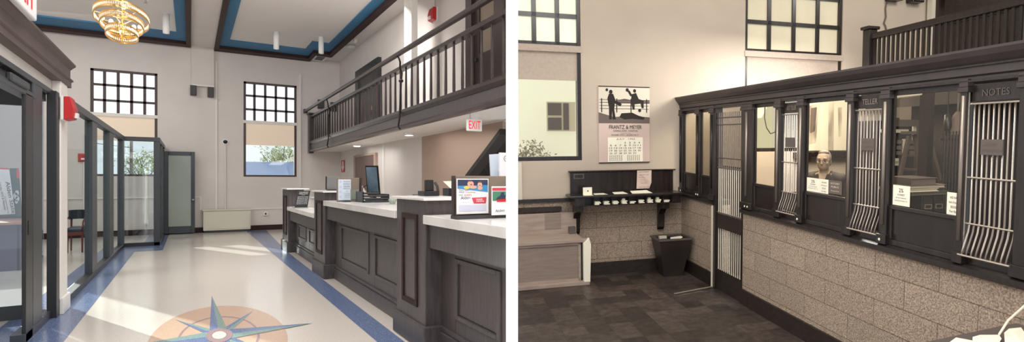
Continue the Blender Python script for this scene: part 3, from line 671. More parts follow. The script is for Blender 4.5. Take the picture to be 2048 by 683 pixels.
# stacked trays
p0, p1 = at_y(722, 400, 8.2).x, at_y(779, 400, 8.2).x
grp = 'stacked black desk trays'
tray_l = ['black desk tray, lowest in the stack under the monitor', 'black desk tray, second from the bottom of the stack', 'black desk tray, third from the bottom of the stack', 'black desk tray, topmost in the stack under the monitor']
for k in range(4):
    w = (p1 - p0) * (1 if k < 1 else .92 - .16 * (k == 3) * 2)
    t = thing('desk_tray', tray_l[k], 'tray', (p0, 8.2, zb + .032 * k), group=grp); z = zb + .034 * k
    part('base', M().box(p0, p0 + w, 8.1, 8.5, z, z + .008), BLACK, t)
    part('rim', M().box(p0, p0 + w, 8.1, 8.115, z + .008, z + .024).box(p0, p0 + .012, 8.1, 8.5, z + .008, z + .034).box(p0 + w - .012, p0 + w, 8.1, 8.5, z + .008, z + .034), DGREY, t)
one('glass_dish', 'clear glass dish beside the black trays and nearest pillar', 'dish', M().lathe(at_y(785, 400, 7.3).x, 7.3, [(0, zb), (.03, zb), (.045, zb + .06), (.04, zb + .06), (.026, zb + .01), (0, zb + .01)], 16), GLASSD, (at_y(785, 400, 7.3).x, 7.3, zb), smooth=True)
# on the nearest pillar cap and beyond
zp = 1.223
t = thing('card_terminal', 'black card terminal on the nearest pillar cap', 'terminal', (1.66, 5.5, zp))
a = at_y(842, 385, 5.5).x; b = at_y(872, 385, 5.5).x; w = b - a
part('base', M().box(a, b, 5.4, 5.6, zp, zp + .045), BLACK, t, bevel=.006)
part('screen_head', M().prism([(a + w * .3, zp + .045), (a + w * .78, zp + .045), (a + w * .74, zp + .145), (a + w * .3, zp + .145)], 'y', 5.46, 5.54), BLACK, t, bevel=.006)
part('handset', M().tube([(a + w * .8, 5.45, zp + .12), (a + w * .92, 5.43, zp + .09), (a + w * .98, 5.43, zp + .04)], .012), DGREY, t)
t = thing('document_tray', 'pale green slanted paper holder beyond the nearest pillar', 'paper holder', (2.2, 6.0, zb))
a, b = at_y(886, 376, 6.0), at_y(912, 362, 6.0)
part('paper', M().quad((a.x, 6.0, b.z), (b.x + .05, 6.0, b.z + .005), (b.x + .05, 5.9, a.z), (a.x + .04, 5.9, a.z)), IVORY, t)
part('holder', M().box(a.x + .03, b.x + .05, 5.92, 6.1, a.z - .2, a.z), BLACK, t)
# poster screen near the viewer
yS = 4.2
s0, s1 = at_y(910, 400, yS), at_y(1010, 400, yS)
t = thing('counter_screen', 'large taupe counter screen holding two posters nearest the viewer', 'screen', ((s0.x + s1.x) / 2, yS, 1.086))
part('panel', M().box(s0.x, PLX(yS) - .01, yS, yS + .03, 1.11, at_y(910, 351, yS).z), TGREY, t, bevel=.004)
part('base_rail', M().box(s0.x - .01, PLX(yS - .06) - .01, yS - .06, yS + .06, 1.086, 1.11), DGREY, t)
part('end_edge', M().box(s0.x - .012, s0.x, yS - .01, yS + .04, 1.11, at_y(910, 351, yS).z), WOODR, t)
yP = yS - .03
def poster(px0, py0, px1, py1, y): a, b = at_y(px0, py1, y), at_y(px1, py0, y); return a, Vector((b.x - a.x, 0, 0)), Vector((0, 0, b.z - a.z))
t = thing('poster', 'white poster with two swimmers photo, blue band and red tag on the taupe screen', 'poster', (s0.x + .1, yP, 1.12))
O, U, V = poster(913, 357, 977, 428, yP); W_, H_ = U.x, V.z
part('paper', sheet(M(), O, U, V, 0, 0, 1, 1, 0), PAPER, t)
def poly(mm, pts, off=-.004): return mm.quad(*[O + U * a + V * b + Vector((0, off, 0)) for a, b in pts])
part('photo_band', poly(M(), [(.03, .72), (.97, .62), (.97, .97), (.03, .97)]), NAVY, t)
part('pool_water', poly(M(), [(.03, .72), (.97, .62), (.97, .82), (.03, .8)], -.005), POOL, t)
mm = M()
def el(mm, c, rx, ry, off, n=18): return mm.quad(*[O + U * (c[0] + rx * math.cos(6.28318 * i / n)) + V * (c[1] + ry * math.sin(6.28318 * i / n)) + Vector((0, off, 0)) for i in range(n)])
el(mm, (.42, .85), .10, .085, -.007); el(mm, (.71, .83), .075, .07, -.007); el(mm, (.5, .76), .12, .045, -.0065); el(mm, (.72, .73), .08, .05, -.0065)
part('swimmer_print', mm, SKIN1, t)
mm = M(); el(mm, (.3, .75), .09, .045, -.0068); part('float_print', mm, YELL, t)
mm = M(); el(mm, (.4, .935), .07, .02, -.0075); el(mm, (.71, .905), .06, .02, -.0075); el(mm, (.44, .83), .03, .02, -.0078); el(mm, (.71, .81), .025, .012, -.0078); part('dark_print', mm, REDP if False else DOORW, t)
part('red_tag', poly(M(), [(.46, .455), (.93, .47), (.91, .29), (.53, .29)]), REDP, t)
mm = M().text('Alden', O + U * .12 + V * .41 + Vector((0, -.006, 0)), (1, 0, .06), UZ, W_ * .29, H_ * .085)
mm.text('Start with', O + U * .07 + V * .655 + Vector((0, -.006, 0)), UX, UZ, W_ * .3, H_ * .035)
mm.text('FREE Checking', O + U * .07 + V * .585 + Vector((0, -.006, 0)), UX, UZ, W_ * .5, H_ * .05)
mm.text('pay', O + U * .07 + V * .515 + Vector((0, -.006, 0)), UX, UZ, W_ * .12, H_ * .04)
mm.text('Alden State Bank', O + U * .17 + V * .325 + Vector((0, -.006, 0)), UX, UZ, W_ * .22, H_ * .016)
part('lettering', mm, NAVY, t)
part('rate_lettering', M().text('4.60%', O + U * .22 + V * .51 + Vector((0, -.006, 0)), UX, UZ, W_ * .24, H_ * .055), RED, t)
part('tag_lettering', M().text('EARNER', O + U * .6 + V * .39 + Vector((0, -.007, 0)), UX, UZ, W_ * .2, H_ * .04).text('CHECKING', O + U * .6 + V * .335 + Vector((0, -.007, 0)), UX, UZ, W_ * .24, H_ * .04), INKW, t)
part('pale_block', poly(M(), [(.08, .08), (.92, .08), (.92, .25), (.08, .25)]), LILAC, t)
t = thing('poster', 'small white poster with red heading and green photo at the wall edge', 'poster', (s1.x - .05, yP - .06, 1.1))
O, U, V = poster(983, 372, 1017, 430, yP - .06); U = Vector((PLX(yP - .06) - .004 - O.x, 0, 0)) ; W_, H_ = U.x, V.z
part('paper', sheet(M(), O, U, V, 0, 0, 1, 1, 0), PAPER, t)
part('red_heading', poly(M(), [(.04, .85), (1, .85), (1, .95), (.04, .95)]), REDP, t)
part('green_photo', poly(M(), [(.06, .5), (1, .5), (1, .82), (.06, .82)]), PGREEN, t)
mm = M(); poly(mm, [(.25, .55), (.4, .63), (.55, .68), (.6, .78), (.78, .79), (.8, .68), (1, .7), (1, .66), (.85, .64), (.85, .55)], -.006); part('figure_print', mm, NAVY, t)
part('red_tag', poly(M(), [(.3, .54), (1, .57), (1, .46), (.32, .46)], -.007), RED, t)
part('lettering', M().text('Alden', O + U * .22 + V * .1 + Vector((0, -.006, 0)), (1, 0, .06), UZ, W_ * .6, H_ * .09), NAVY, t)
t = thing('desk_screen', 'pale blue screen back standing behind the poster screen', 'screen', (2.25, 5.4, 1.1))
a, b = at_y(983, 352, 5.4), at_y(1001, 309, 5.4)
part('panel', M().prism([(a.x, a.z), (b.x, a.z), (b.x + .005, b.z + .01), (a.x - .012, b.z)], 'y', 5.4, 5.43), PAPERL, t)
part('stand', M().box(a.x + .03, b.x - .02, 5.43, 5.47, .9, a.z + .05), DGREY, t)
t = thing('desk_screen', 'white screen back with round dark logo at the wall edge', 'screen', (2.35, 5.3, 1.1))
a, b = at_y(1000, 352, 5.3), at_y(1012, 305, 5.3)
part('panel', M().box(a.x, PLX(5.3) - .006, 5.3, 5.33, a.z, b.z), PAPER, t)
mm = M()
for i in range(20):
    q, r_ = 6.28318 * i / 20, 6.28318 * (i + 1) / 20; c0 = Vector((PLX(5.3) - .02, 5.297, b.z - .055))
    mm.quad(*[c0 + Vector((math.cos(w) * k, 0, math.sin(w) * k)) for w, k in ((q, .025), (q, .029), (r_, .029), (r_, .025))])
mm.text('SB', Vector((PLX(5.3) - .034, 5.297, b.z - .062)), UX, UZ, .022, .013)
part('logo', mm, INK, t)
part('stand', M().box(a.x + .01, a.x + .04, 5.33, 5.36, .9, a.z + .05), DGREY, t)
t = thing('shelf_bracket', 'dark brown curved bracket in the shadow under the stairs', 'bracket', (4.0, 9.5, 1.1))
part('post', M().box(3.95, 4.05, 9.3, 9.4, 1.1, 1.75), WOODR, t); part('arm', M().prism([(9.4, 1.62), (9.9, 1.64), (9.9, 1.58), (9.6, 1.35), (9.4, 1.3)], 'x', 3.95, 4.05), WOODR, t)

# =================================================================== LOBBY : inside the glass room
t = thing('armchair', 'dark leather armchair with cherry wood legs behind the glass', 'chair', (-1.72, 16.0, 0))
cx0, cy0 = -1.705, 16.1
part('seat', M().box(cx0 - .115, cx0 + .115, cy0 - .32, cy0 + .3, .4, .48), CHAIRB, t, bevel=.03)
mm = M(); n = 12
for i in range(n):
    a, b = math.pi * (.08 + .84 * i / n), math.pi * (.08 + .84 * (i + 1) / n)
    q = [(cx0 + r * math.cos(w), cy0 + .02 + r * 2.6 * math.sin(w)) for r, w in ((.105, a), (.132, a), (.132, b), (.105, b))]
    mm.prism(q, 'z', .62, .8)
part('backrest', mm, CHAIRB, t)
for s in (-1, 1):
    part('arm', M().tube([(cx0 + s * .125, cy0 + .1, .66), (cx0 + s * .125, cy0 - .2, .64), (cx0 + s * .115, cy0 - .32, .58), (cx0 + s * .11, cy0 - .32, .4)], .014), CHAIRW, t, True)
    part('leg', M().cyl((cx0 + s * .1, cy0 - .28, 0), (cx0 + s * .1, cy0 - .28, .42), .013, .018), CHAIRW, t)
    part('leg', M().cyl((cx0 + s * .115, cy0 + .3, 0), (cx0 + s * .105, cy0 + .26, .66), .012, .016), CHAIRW, t)
part('seat_rail', M().box(cx0 - .11, cx0 + .11, cy0 - .31, cy0 + .29, .33, .4), CHAIRW, t)
t = thing('office_desk', 'desk with indigo panel and orange wood top behind the entrance glass', 'desk', (-2.3, 13.6, 0))
part('top', M().box(-2.95, -1.98, 13.1, 14.6, .70, .74), DESKT, t, bevel=.008)
part('front_panel', M().box(-2.9, -2.02, 13.2, 13.26, .0, .7), DESKB, t); part('side_panel', M().box(-2.05, -2.0, 13.2, 14.5, 0, .7), DESKB, t)
t = thing('office_chair', 'dark blue office chair with rounded back behind the desk', 'chair', (-2.35, 14.9, 0))
part('backrest', M().ball((-2.32, 14.9, .78), .3, .08, .16), CHAIRB, t, True); part('seat', M().box(-2.6, -2.05, 14.6, 15.3, .42, .5), CHAIRB, t, bevel=.03)
part('post', M().cyl((-2.32, 15, .08), (-2.32, 15, .42), .04), DGREY, t)
for k in range(5):
    a = 1.2566 * k; part('leg', M().tube([(-2.32, 15, .1), (-2.32 + .3 * math.cos(a), 15 + .3 * math.sin(a), .03)], .025), DGREY, t)
def board(name, label, px, ma, txt):
    t = thing(name, label, 'sign board', (px[0][0], 14.2, .74))
    return t
YS = 14.3
def bp(x, y, d=YS): return at_y(x, y, d)
t = thing('sign_board', 'green sign board leaning behind the white sign board', 'sign board', (-2.2, YS + .1, .74))
pts = [bp(8, 432, YS + .1), bp(44, 432, YS + .1), bp(37, 336, YS + .1), bp(8, 336, YS + .1)]
part('board', M().add(pts + [p + Vector((0, .02, 0)) for p in pts], [(0, 1, 2, 3), (7, 6, 5, 4), (0, 1, 5, 4), (1, 2, 6, 5), (2, 3, 7, 6), (3, 0, 4, 7)]), SIGNG, t)
part('red_stripe', M().quad(*[p + Vector((0, -.004, 0)) for p in (bp(33, 356, YS + .1), bp(39, 356, YS + .1), bp(37.5, 337, YS + .1), bp(33, 337, YS + .1))]), REDP, t)
mm = M()
for c, r in (((34, 385), 4), ((31, 391), 5), ((35, 397), 4), ((33, 403), 3)):
    mm.quad(*[bp(c[0] + r * math.cos(i * .628), c[1] + 1.3 * r * math.sin(i * .628), YS + .1) + Vector((0, -.005, 0)) for i in range(10)])
part('emblem', mm, SIGNW, t)
t = thing('sign_board', 'white sign board with black lettering leaning on the desk behind the entrance', 'sign board', (-2.4, YS, .74))
pts = [bp(-14, 430), bp(30, 427), bp(18, 336), bp(-14, 334)]
part('board', M().add(pts + [p + Vector((0, .02, 0)) for p in pts], [(0, 1, 2, 3), (7, 6, 5, 4), (0, 1, 5, 4), (1, 2, 6, 5), (2, 3, 7, 6), (3, 0, 4, 7)]), SIGNW, t)
part('red_edge', M().quad(*[p + Vector((0, -.004, 0)) for p in (bp(-14, 337), bp(18, 338.5), bp(18, 336), bp(-14, 334))]), REDP, t)
uu = (bp(26, 425) - bp(13, 362)); vv = Vector((1, 0, 0)) ; mm = M()
dn = uu.normalized(); rt = Vector((-dn.z, 0, dn.x)); rt = rt if rt.x > 0 else -rt
mm.text('Alden State', bp(11, 363) + Vector((0, -.006, 0)), dn, rt, uu.length * 1.0, .045)
mm.text('Construction by', bp(8, 392) + Vector((0, -.006, 0)), dn, rt, uu.length * .55, .022)
mm.text('Listed in the NYS & National', bp(-5, 353) + Vector((0, -.006, 0)), dn, rt, uu.length * 1.05, .026)
part('lettering', mm, INK, t)

# =================================================================== LOBBY : outside the windows
struct('ground_street', M().box(-60, 3.6, 20.4, 90, -.6, -.5), GRND)
t = thing('street_building', 'low blue grey roofed building outside the far window', 'building', (4.5, 34, -.5))
part('wall', M().box(1.5, 8.5, 34, 38, -.5, 1.2), EXTW, t); part('roof', M().prism([(33.5, 1.2), (38.5, 1.2), (36, 2.35)], 'x', 1.2, 8.8), EXTB, t)
def tree(x, y, h, leaf, label, dens=60, spread=1.6, s=.25):
    t = thing('tree', label, 'tree', (x, y, -.5)); mm = M().cyl((x, y, -.5), (x, y, h * .55), .12, .06, 8); tips = []
    for k in range(14):
        a = random.uniform(0, 6.28); z = h * random.uniform(.25, .6); l = random.uniform(.5, 1) * spread
        p = Vector((x + l * math.cos(a), y + l * math.sin(a), z + random.uniform(.4, .5) * h)); q = Vector((x, y, z))
        mm.tube([q, (q + p) / 2 + Vector((0, 0, -.15)), p], .022, 5); tips.append((q, p))
        for j in range(3):
            b = q.lerp(p, random.uniform(.4, .9)); e = b + Vector((random.uniform(-.6, .6), random.uniform(-.6, .6), random.uniform(.2, .7))); mm.tube([b, e], .012, 4); tips.append((b, e))
    part('trunk', mm, BARK, t); mm = M()
    for k in range(dens):
        q, p = random.choice(tips); c = q.lerp(p, random.uniform(.5, 1.05)); r = s * random.uniform(.5, 1)
        for j in range(4):
            d = Vector((random.gauss(0, r), random.gauss(0, r), random.gauss(0, r))); e = Vector((random.gauss(0, 1), random.gauss(0, 1), random.gauss(0, 1))).normalized(); f = e.orthogonal().normalized()
            w = s * .35; mm.quad(c + d, c + d + e * w + f * w * .4, c + d + e * w * 2, c + d + e * w - f * w * .4)
    if dens: part('foliage', mm, leaf, t)
tree(5.6, 42, 5.6, LEAFG, 'bare branching tree outside the far window', 20); tree(4.1, 40.5, 3.2, LEAFG, 'low green tree beside the blue grey roof', 260, 1.0)
tree(-4.5, 36, 4.2, LEAFO, 'orange leaved autumn tree outside the entrance window', 300); tree(-1.9, 44, 2.6, LEAFG, 'pale green bush like tree beyond the utility pole', 160, 1.2)
t = thing('utility_pole', 'thin dark utility pole outside the entrance window', 'pole', (-1.95, 34, -.5))
part('pole', M().cyl((-1.95, 34, -.5), (-1.95, 34, 6), .06, .045), BARK, t)
part('wire', M().tube([(-1.95, 34, 3.2), (-4.5, 33, 3.6), (-7, 32, 4.2)], .015, 5).tube([(-1.95, 34, 2.8), (-4.5, 33, 3.1), (-7, 32, 3.7)], .015, 5), IRON, t)

# =================================================================== OLD BANK (its own room frame MR: x towards the tellers' side, y along the teller line, z up)
def rray(px, py):
    d = Vector(((px - PX) / FF, 1, (PY - py) / FF)); return Vector((d.dot(Xc), d.dot(Yc), d.dot(Nc)))
RH = Vector((0, 0, 1.85))
def rx(px, py, x): d = rray(px, py); return RH + d * (x / d.x)
def ry(px, py, y): d = rray(px, py); return RH + d * (y / d.y)
def rz(px, py, z): d = rray(px, py); return RH + d * ((z - 1.85) / d.z)
TC, RB = 2.944, 7.55
struct('floor_old_bank', M().prism([(PRX(1.2) - .05, 1.2), (TC + .1, 1.2), (TC + .1, 7.6), (PRX(7.6) - .05, 7.6)], 'z', -.1, 0), STILE, MR)
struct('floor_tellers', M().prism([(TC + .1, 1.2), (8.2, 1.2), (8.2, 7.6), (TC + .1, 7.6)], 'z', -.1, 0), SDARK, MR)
RW1 = (.70, 1.565, 1.515, 4.3); RW2 = (3.9, 5.52, 1.6, 4.3)
wall_y('wall_back_old', RB, RB + .25, PRX(7.55) - .02, 8.4, 1.0, 5.0, [RW1, RW2], SWALL, MR)
struct('wall_wainscot', M().box(PRX(7.55) - .04, TC + .1, RB, RB + .25, 0, 1.0), SSTONE, MR)
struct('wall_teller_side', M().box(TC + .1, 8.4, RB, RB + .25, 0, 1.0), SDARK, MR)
struct('trim_11', M().box(PRX(7.55), TC - .02, RB - .03, RB, .99, 1.035), SWOOD2, MR)
struct('baseboard_old_back', M().box(PRX(7.55), TC, RB - .03, RB, 0, .165), SBASE, MR)
struct('ceiling_old_bank', M().prism([(PRX(1.2), 1.2), (8.4, 1.2), (8.4, 7.8), (PRX(7.8), 7.8)], 'z', 4.9, 5.0), SPALE, MR)
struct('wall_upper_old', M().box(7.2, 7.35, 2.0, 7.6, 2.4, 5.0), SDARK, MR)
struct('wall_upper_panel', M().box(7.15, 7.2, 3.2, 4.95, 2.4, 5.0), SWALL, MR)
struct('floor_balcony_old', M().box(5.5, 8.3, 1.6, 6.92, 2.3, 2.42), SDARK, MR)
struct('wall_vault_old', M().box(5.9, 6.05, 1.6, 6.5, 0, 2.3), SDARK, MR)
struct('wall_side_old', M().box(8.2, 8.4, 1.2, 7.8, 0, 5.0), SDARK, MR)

# windows of the old bank
t = window('window_3', RW1, RB + .02, MR, rows=(2.98, 3.335 + .0, 3.72), cols=3, wood=SWOOD2, frost=SFROST, blind=SBLIND, z_bl=(2.53, 2.9), z_tube=2.91, fw=.045, glass=SGLASS)
t2 = window('window_4', RW2, RB + .02, MR, rows=(3.03, 3.435, 3.84), cols=4, wood=SWOOD, frost=SFROST2, blind=SBLIND, z_bl=(2.5, 2.95), z_tube=2.97, fw=.045, glass=SGLASS)
# outside: the neighbouring house and its bush
t = thing('neighbour_house', 'pale house wall with a small dark window seen outside', 'house', (1.8, 13.2, -1), MR)
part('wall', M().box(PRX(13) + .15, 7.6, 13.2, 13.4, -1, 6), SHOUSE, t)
a, b = ry(1094, 262, 13.15), ry(1150, 204, 13.15)
f = part('window', M().box(a.x, b.x, 13.12, 13.2, a.z, b.z), SPALE, t)
part('dark_pane', M().box(a.x + .02, a.x + (b.x - a.x) * .5, 13.1, 13.12, a.z + .03, a.z + (b.z - a.z) * .46).box(a.x + .02, a.x + (b.x - a.x) * .5, 13.1, 13.12, a.z + (b.z - a.z) * .54, b.z - .03).box(a.x + (b.x - a.x) * .57, a.x + (b.x - a.x) * .76, 13.1, 13.12, a.z + .03, b.z - .03), SMETAL, f)
t = thing('garden_bush', 'blossoming bush against the house outside the window', 'bush', (1.6, 12.6, 0), MR)
mm = M(); st = M()
for k in range(16):
    q = Vector((random.uniform(1.3, 2.1), 12.55 + random.uniform(-.1, .2), 0)); e = q + Vector((random.uniform(-.2, .2), 0, random.uniform(1.0, 1.4))); st.tube([q, e], .012, 4)
for k in range(1500):
    c = Vector((random.uniform(1.2, 2.25), 12.55 + random.uniform(-.2, .2), random.uniform(.7, 1.0))); c.z += .85 * random.random() * (1 - abs(c.x - 1.55) / .9)
    e = Vector((random.gauss(0, 1), random.gauss(0, 1), random.gauss(0, 1))).normalized(); f = e.orthogonal().normalized(); w = .04
    mm.quad(c, c + e * w + f * w * .5, c + e * w * 2, c + e * w - f * w * .5)
part('stem', st, SMETAL, t); part('foliage', mm, SLEAF, t)
struct('ground_yard', M().box(PRX(13) + .1, 12, 7.9, 16, -1.1, -1), SPALE, MR)

# hanging picture calendar
t = thing('wall_calendar', 'large picture calendar with a month sheet hanging on the wall', 'calendar', (2.14, RB, 1.46), MR)
CO = ry(1198, 326, RB - .012); CE = ry(1299, 174, RB - .012); CW, CH = CE.x - CO.x, CE.z - CO.z
def cal(mm, a, b, c, d, off=0.): return mm.quad((CO.x + a * CW, CO.y - off, CO.z + b * CH), (CO.x + c * CW, CO.y - off, CO.z + b * CH), (CO.x + c * CW, CO.y - off, CO.z + d * CH), (CO.x + a * CW, CO.y - off, CO.z + d * CH))
def calp(mm, pts, off): return mm.quad(*[(CO.x + a * CW, CO.y - off, CO.z + b * CH) for a, b in pts])
part('backing_sheet', M().box(CO.x, CE.x, RB - .012, RB - .004, CO.z, CE.z), SPAPER2, t)
part('metal_strip', M().box(CO.x, CE.x, RB - .02, RB - .004, CE.z - .01, CE.z).box(CO.x, CE.x, RB - .02, RB - .004, CO.z, CO.z + .01), SINK, t)
pc = part('picture', cal(M(), .0, .52, 1, .985, .002), SPALE, t)
mm = M(); calp(mm, [(0, .52), (1, .52), (1, .6), (.6, .62), (.3, .6), (0, .66)], .003); calp(mm, [(.25, .8), (.5, .84), (.75, .81), (1, .83), (1, .78), (.25, .78)], .003)
part('ground_print', mm, SINK2, pc)
mm = M()
for z in (.705, .745, .785, .82): cal(mm, .02, z, .98, z + .006, .004)
for x in (.05, .34, .62, .93): cal(mm, x, .66, x + .018, .84, .004)
# two plain dark figures, one standing and one seated on the fence, one lying
for P in ([(.2, .57), (.2, .72), (.17, .84), (.2, .9), (.28, .9), (.32, .83), (.3, .7), (.33, .57), (.27, .57), (.26, .68), (.25, .57)], [(.3, .78), (.42, .74), (.45, .77), (.4, .79), (.31, .82)],
          [(.63, .8), (.64, .9), (.73, .92), (.78, .84), (.88, .82), (.88, .72), (.84, .72), (.82, .78), (.7, .77), (.7, .7), (.66, .7)], [(.56, .94), (.6, .95), (.65, .89), (.62, .87)],
          [(.4, .6), (.44, .65), (.65, .66), (.78, .62), (.9, .6), (.88, .57), (.66, .58), (.5, .57)]): calp(mm, P, .0045)
for c in ((.235, .925, .035), (.7, .945, .03), (.8, .69, .03), (.555, .955, .03), (.16, .95, .025)): calp(mm, [(c[0] + c[2] * math.cos(i * .628), c[1] + c[2] * .8 * math.sin(i * .628)) for i in range(10)], .005)
part('figure_print', mm, SINK, pc)
sh = part('month_sheet', cal(M(), .17, .015, .86, .335, .004), SPAPER, t)
def ct(mm, s, x, y, w, h): return mm.text(s, (CO.x + x * CW, CO.y - .007, CO.z + y * CH), UX, UZ, w * CW, h * CH)
mm = M(); ct(mm, 'FRANTZ & MEYER', .2, .445, .64, .05); ct(mm, 'FUNERAL HOME - FURNITURE', .28, .412, .48, .018); ct(mm, 'Telephone 2841', .42, .385, .2, .01); ct(mm, 'POWER CITY - ALDEN, N. Y.', .24, .355, .54, .02)
ct(mm, 'JULY   1957' if False else 'JULY   1953', .34, .3, .36, .022)
d = 1
for r in range(5):
    for c in range(7):
        if r == 0 and c < 3: continue
        if d > 31: break
        w = .012 if d == 1 else (.034 if d < 10 else .058)
        ct(mm, str(d), .2 + c * .093 + (.058 - w) / 2, .255 - r * .0345, w, .02); d += 1
part('lettering', mm, SINK, t)
mm = M()
for g in (.2, .55):
    for r in range(6):
        for c in range(7): cal(mm, g + c * .038, .03 + r * .013, g + .02 + c * .038, .036 + r * .013, .006)
part('small_month_print', mm, SINK2, sh)

# writing desk fixed to the wall
t = thing('writing_desk', 'dark wall writing desk with pigeonholes and a curved bracket', 'desk', (2.1, RB, 1.0), MR)
x0, x1 = 1.40, 2.83; YD = 7.2
part('back_board', M().box(x0, 2.80, 7.49, 7.53, 1.06, 1.365), SWOOD2, t, bevel=.006); part('back_cap', M().box(x0 - .02, 2.83, 7.47, 7.54, 1.365, 1.383), SWOOD2, t, bevel=.004)
part('shelf_top', M().box(x0 - .06, 2.84, YD - .03, 7.52, 1.062, 1.09), SWOOD, t, bevel=.006)
part('slot_box', M().box(x0, 2.76, YD + .12, 7.5, .955, 1.062).box(x0, 2.76, YD, YD + .12, .955, .968).box(x0, x0 + .12, YD, YD + .12, .955, 1.062).box(2.68, 2.8, YD, YD + .12, .955, 1.062), SWOOD2, t)
for xb in (x0 + .02, 2.57):
    part('bracket', M().prism([(7.5, .955), (YD + .05, .955), (YD + .05, .88), (YD + .16, .86), (YD + .24, .78), (YD + .26, .6), (7.5, .56)], 'x', xb, xb + .09), SWOOD2, t, bevel=.006)
part('maker_plate', M().box(1.44, 1.575, 7.485, 7.49, 1.28, 1.345), SMETAL, t); part('plate_face', M().box(1.455, 1.56, 7.48, 7.485, 1.293, 1.332), SWOOD2, t)
slot_lab = ['pale paper stack in the pigeonhole closest to the window', 'pale slips in the second pigeonhole from the window', 'pale crumpled slips in the third pigeonhole from the window', 'rounded pale bundle in the fourth pigeonhole from the window', 'flat pale slips in the middle pigeonhole of the desk',
            'pale slips in the fourth pigeonhole from the teller side', 'pale raised slips in the third pigeonhole from the teller side', 'pale heaped slips in the second pigeonhole from the teller side', 'flat pale slips in the pigeonhole closest to the tellers']
for k in range(9):
    x = 1.65 + k * .115; mm = M()
    for j in range(3 if k not in (4, 8) else 2):
        w = random.uniform(.06, .085); mm.box(x + random.uniform(0, .015), x + w, YD + .02, YD + .1, .969 + j * .014, .979 + j * .014)
    if k in (3, 6, 7): mm.ball((x + .04, YD + .06, 1.02), .025, .03, .016, 8, 5)
    one('slip_stack', slot_lab[k], 'paper slips', mm, SPAPER, (x, YD + .05, .969), MR, 'paper slips in the desk pigeonholes')
for k in range(1, 10): part('divider', M().box(1.635 + (k - 1) * .115, 1.641 + (k - 1) * .115, YD + .005, YD + .12, .968, 1.062), SWOOD2, t)
a, b = ry(1166, 384, 7.3), ry(1184, 370, 7.3)
t = thing('small_card', 'small white card standing on the desk shelf', 'card', (a.x, 7.3, 1.09), MR)
part('card', M().box(a.x, b.x, 7.3, 7.306, 1.09, 1.09 + (b.z - a.z) + .01).quad((a.x, 7.3, 1.0915), (b.x, 7.3, 1.0915), (b.x, 7.2, 1.0915), (a.x, 7.2, 1.0915)), SPAPER, t); part('seal_print', M().box(a.x + .055, a.x + .07, 7.298, 7.3, 1.13, 1.145), SINK, t)
for k, (px0, px1, lab) in enumerate(((1187, 1214, 'long white paper strip on the desk beside the card'), (1226, 1254, 'flat pale paper in the middle of the desk shelf'), (1262, 1302, 'wide white sheets below the hanging notice'))):
    a, b = ry(px0, 380, 7.3), ry(px1, 380, 7.3)
    one('paper_sheet', lab, 'paper', M().quad((a.x, 7.24, 1.092), (b.x, 7.24, 1.092), (b.x - .02, 7.42, 1.094 + .01 * k), (a.x + .02, 7.42, 1.094 + .008 * k)), SPAPER, (a.x, 7.3, 1.091), MR, 'loose papers on the writing desk')
t = thing('hanging_notice', 'white printed notice pinned to the desk back board', 'notice', (2.4, 7.48, 1.1), MR)
a, b = ry(1273, 377, 7.47), ry(1303, 340, 7.47)
part('paper', M().quad((a.x, 7.47, a.z), (b.x - .03, 7.475, a.z), (b.x - .005, 7.46, a.z + .08), (b.x, 7.47, b.z), (a.x + .01, 7.47, b.z)), SPAPER2, t)
mm = M(); w, h = b.x - a.x, b.z - a.z
for st, z, q, hh in (('ANNOUNCEMENT', .9, .7, .05), ('NOTICE OF', .72, .6, .06), ('Banking hours', .6, .7, .05), ('closed on', .5, .5, .03), ('Saturdays', .42, .5, .03), ('during the', .35, .5, .03), ('summer', .28, .4, .03), ('Alden State Bank', .07, .7, .04)): mm.text(st, (a.x + w * (.5 - q / 2), 7.466, a.z + h * z), UX, UZ, w * q, h * hh)
part('lettering', mm, SINK, t)

# waste bin
t = thing('waste_bin', 'dark tapered metal waste bin in the corner below the desk', 'bin', (2.68, 7.2, 0), MR)
def frus(mm, x0, x1, y0, y1, z0, X0, X1, Y0, Y1, z1): return mm.add([(x0, y0, z0), (x1, y0, z0), (x1, y1, z0), (x0, y1, z0), (X0, Y0, z1), (X1, Y0, z1), (X1, Y1, z1), (X0, Y1, z1)], [(0, 3, 2, 1), (0, 1, 5, 4), (1, 2, 6, 5), (2, 3, 7, 6), (3, 0, 4, 7)])
part('body', frus(M(), 2.54, 2.80, 7.13, 7.32, 0, 2.45, 2.89, 7.04, 7.40, .5), SCAN, t)
part('rim', M().box(2.44, 2.90, 7.03, 7.05, .485, .51).box(2.44, 2.90, 7.39, 7.41, .485, .51).box(2.44, 2.46, 7.05, 7.39, .485, .51).box(2.88, 2.90, 7.05, 7.39, .485, .51), SMETAL, t)
one('waste_paper', 'crumpled paper showing at the top of the waste bin', 'paper', M().add([(2.62, 7.1, .49), (2.78, 7.08, .52), (2.8, 7.2, .515), (2.66, 7.22, .5), (2.7, 7.06, .47)], [(0, 1, 2, 3), (0, 4, 1)]), SPAPER, (2.7, 7.15, .5), MR)
one('waste_paper', 'folded pale slip at the back edge of the waste bin', 'paper', M().box(2.52, 2.62, 7.25, 7.3, .48, .515), SPALE, (2.57, 7.28, .5), MR)

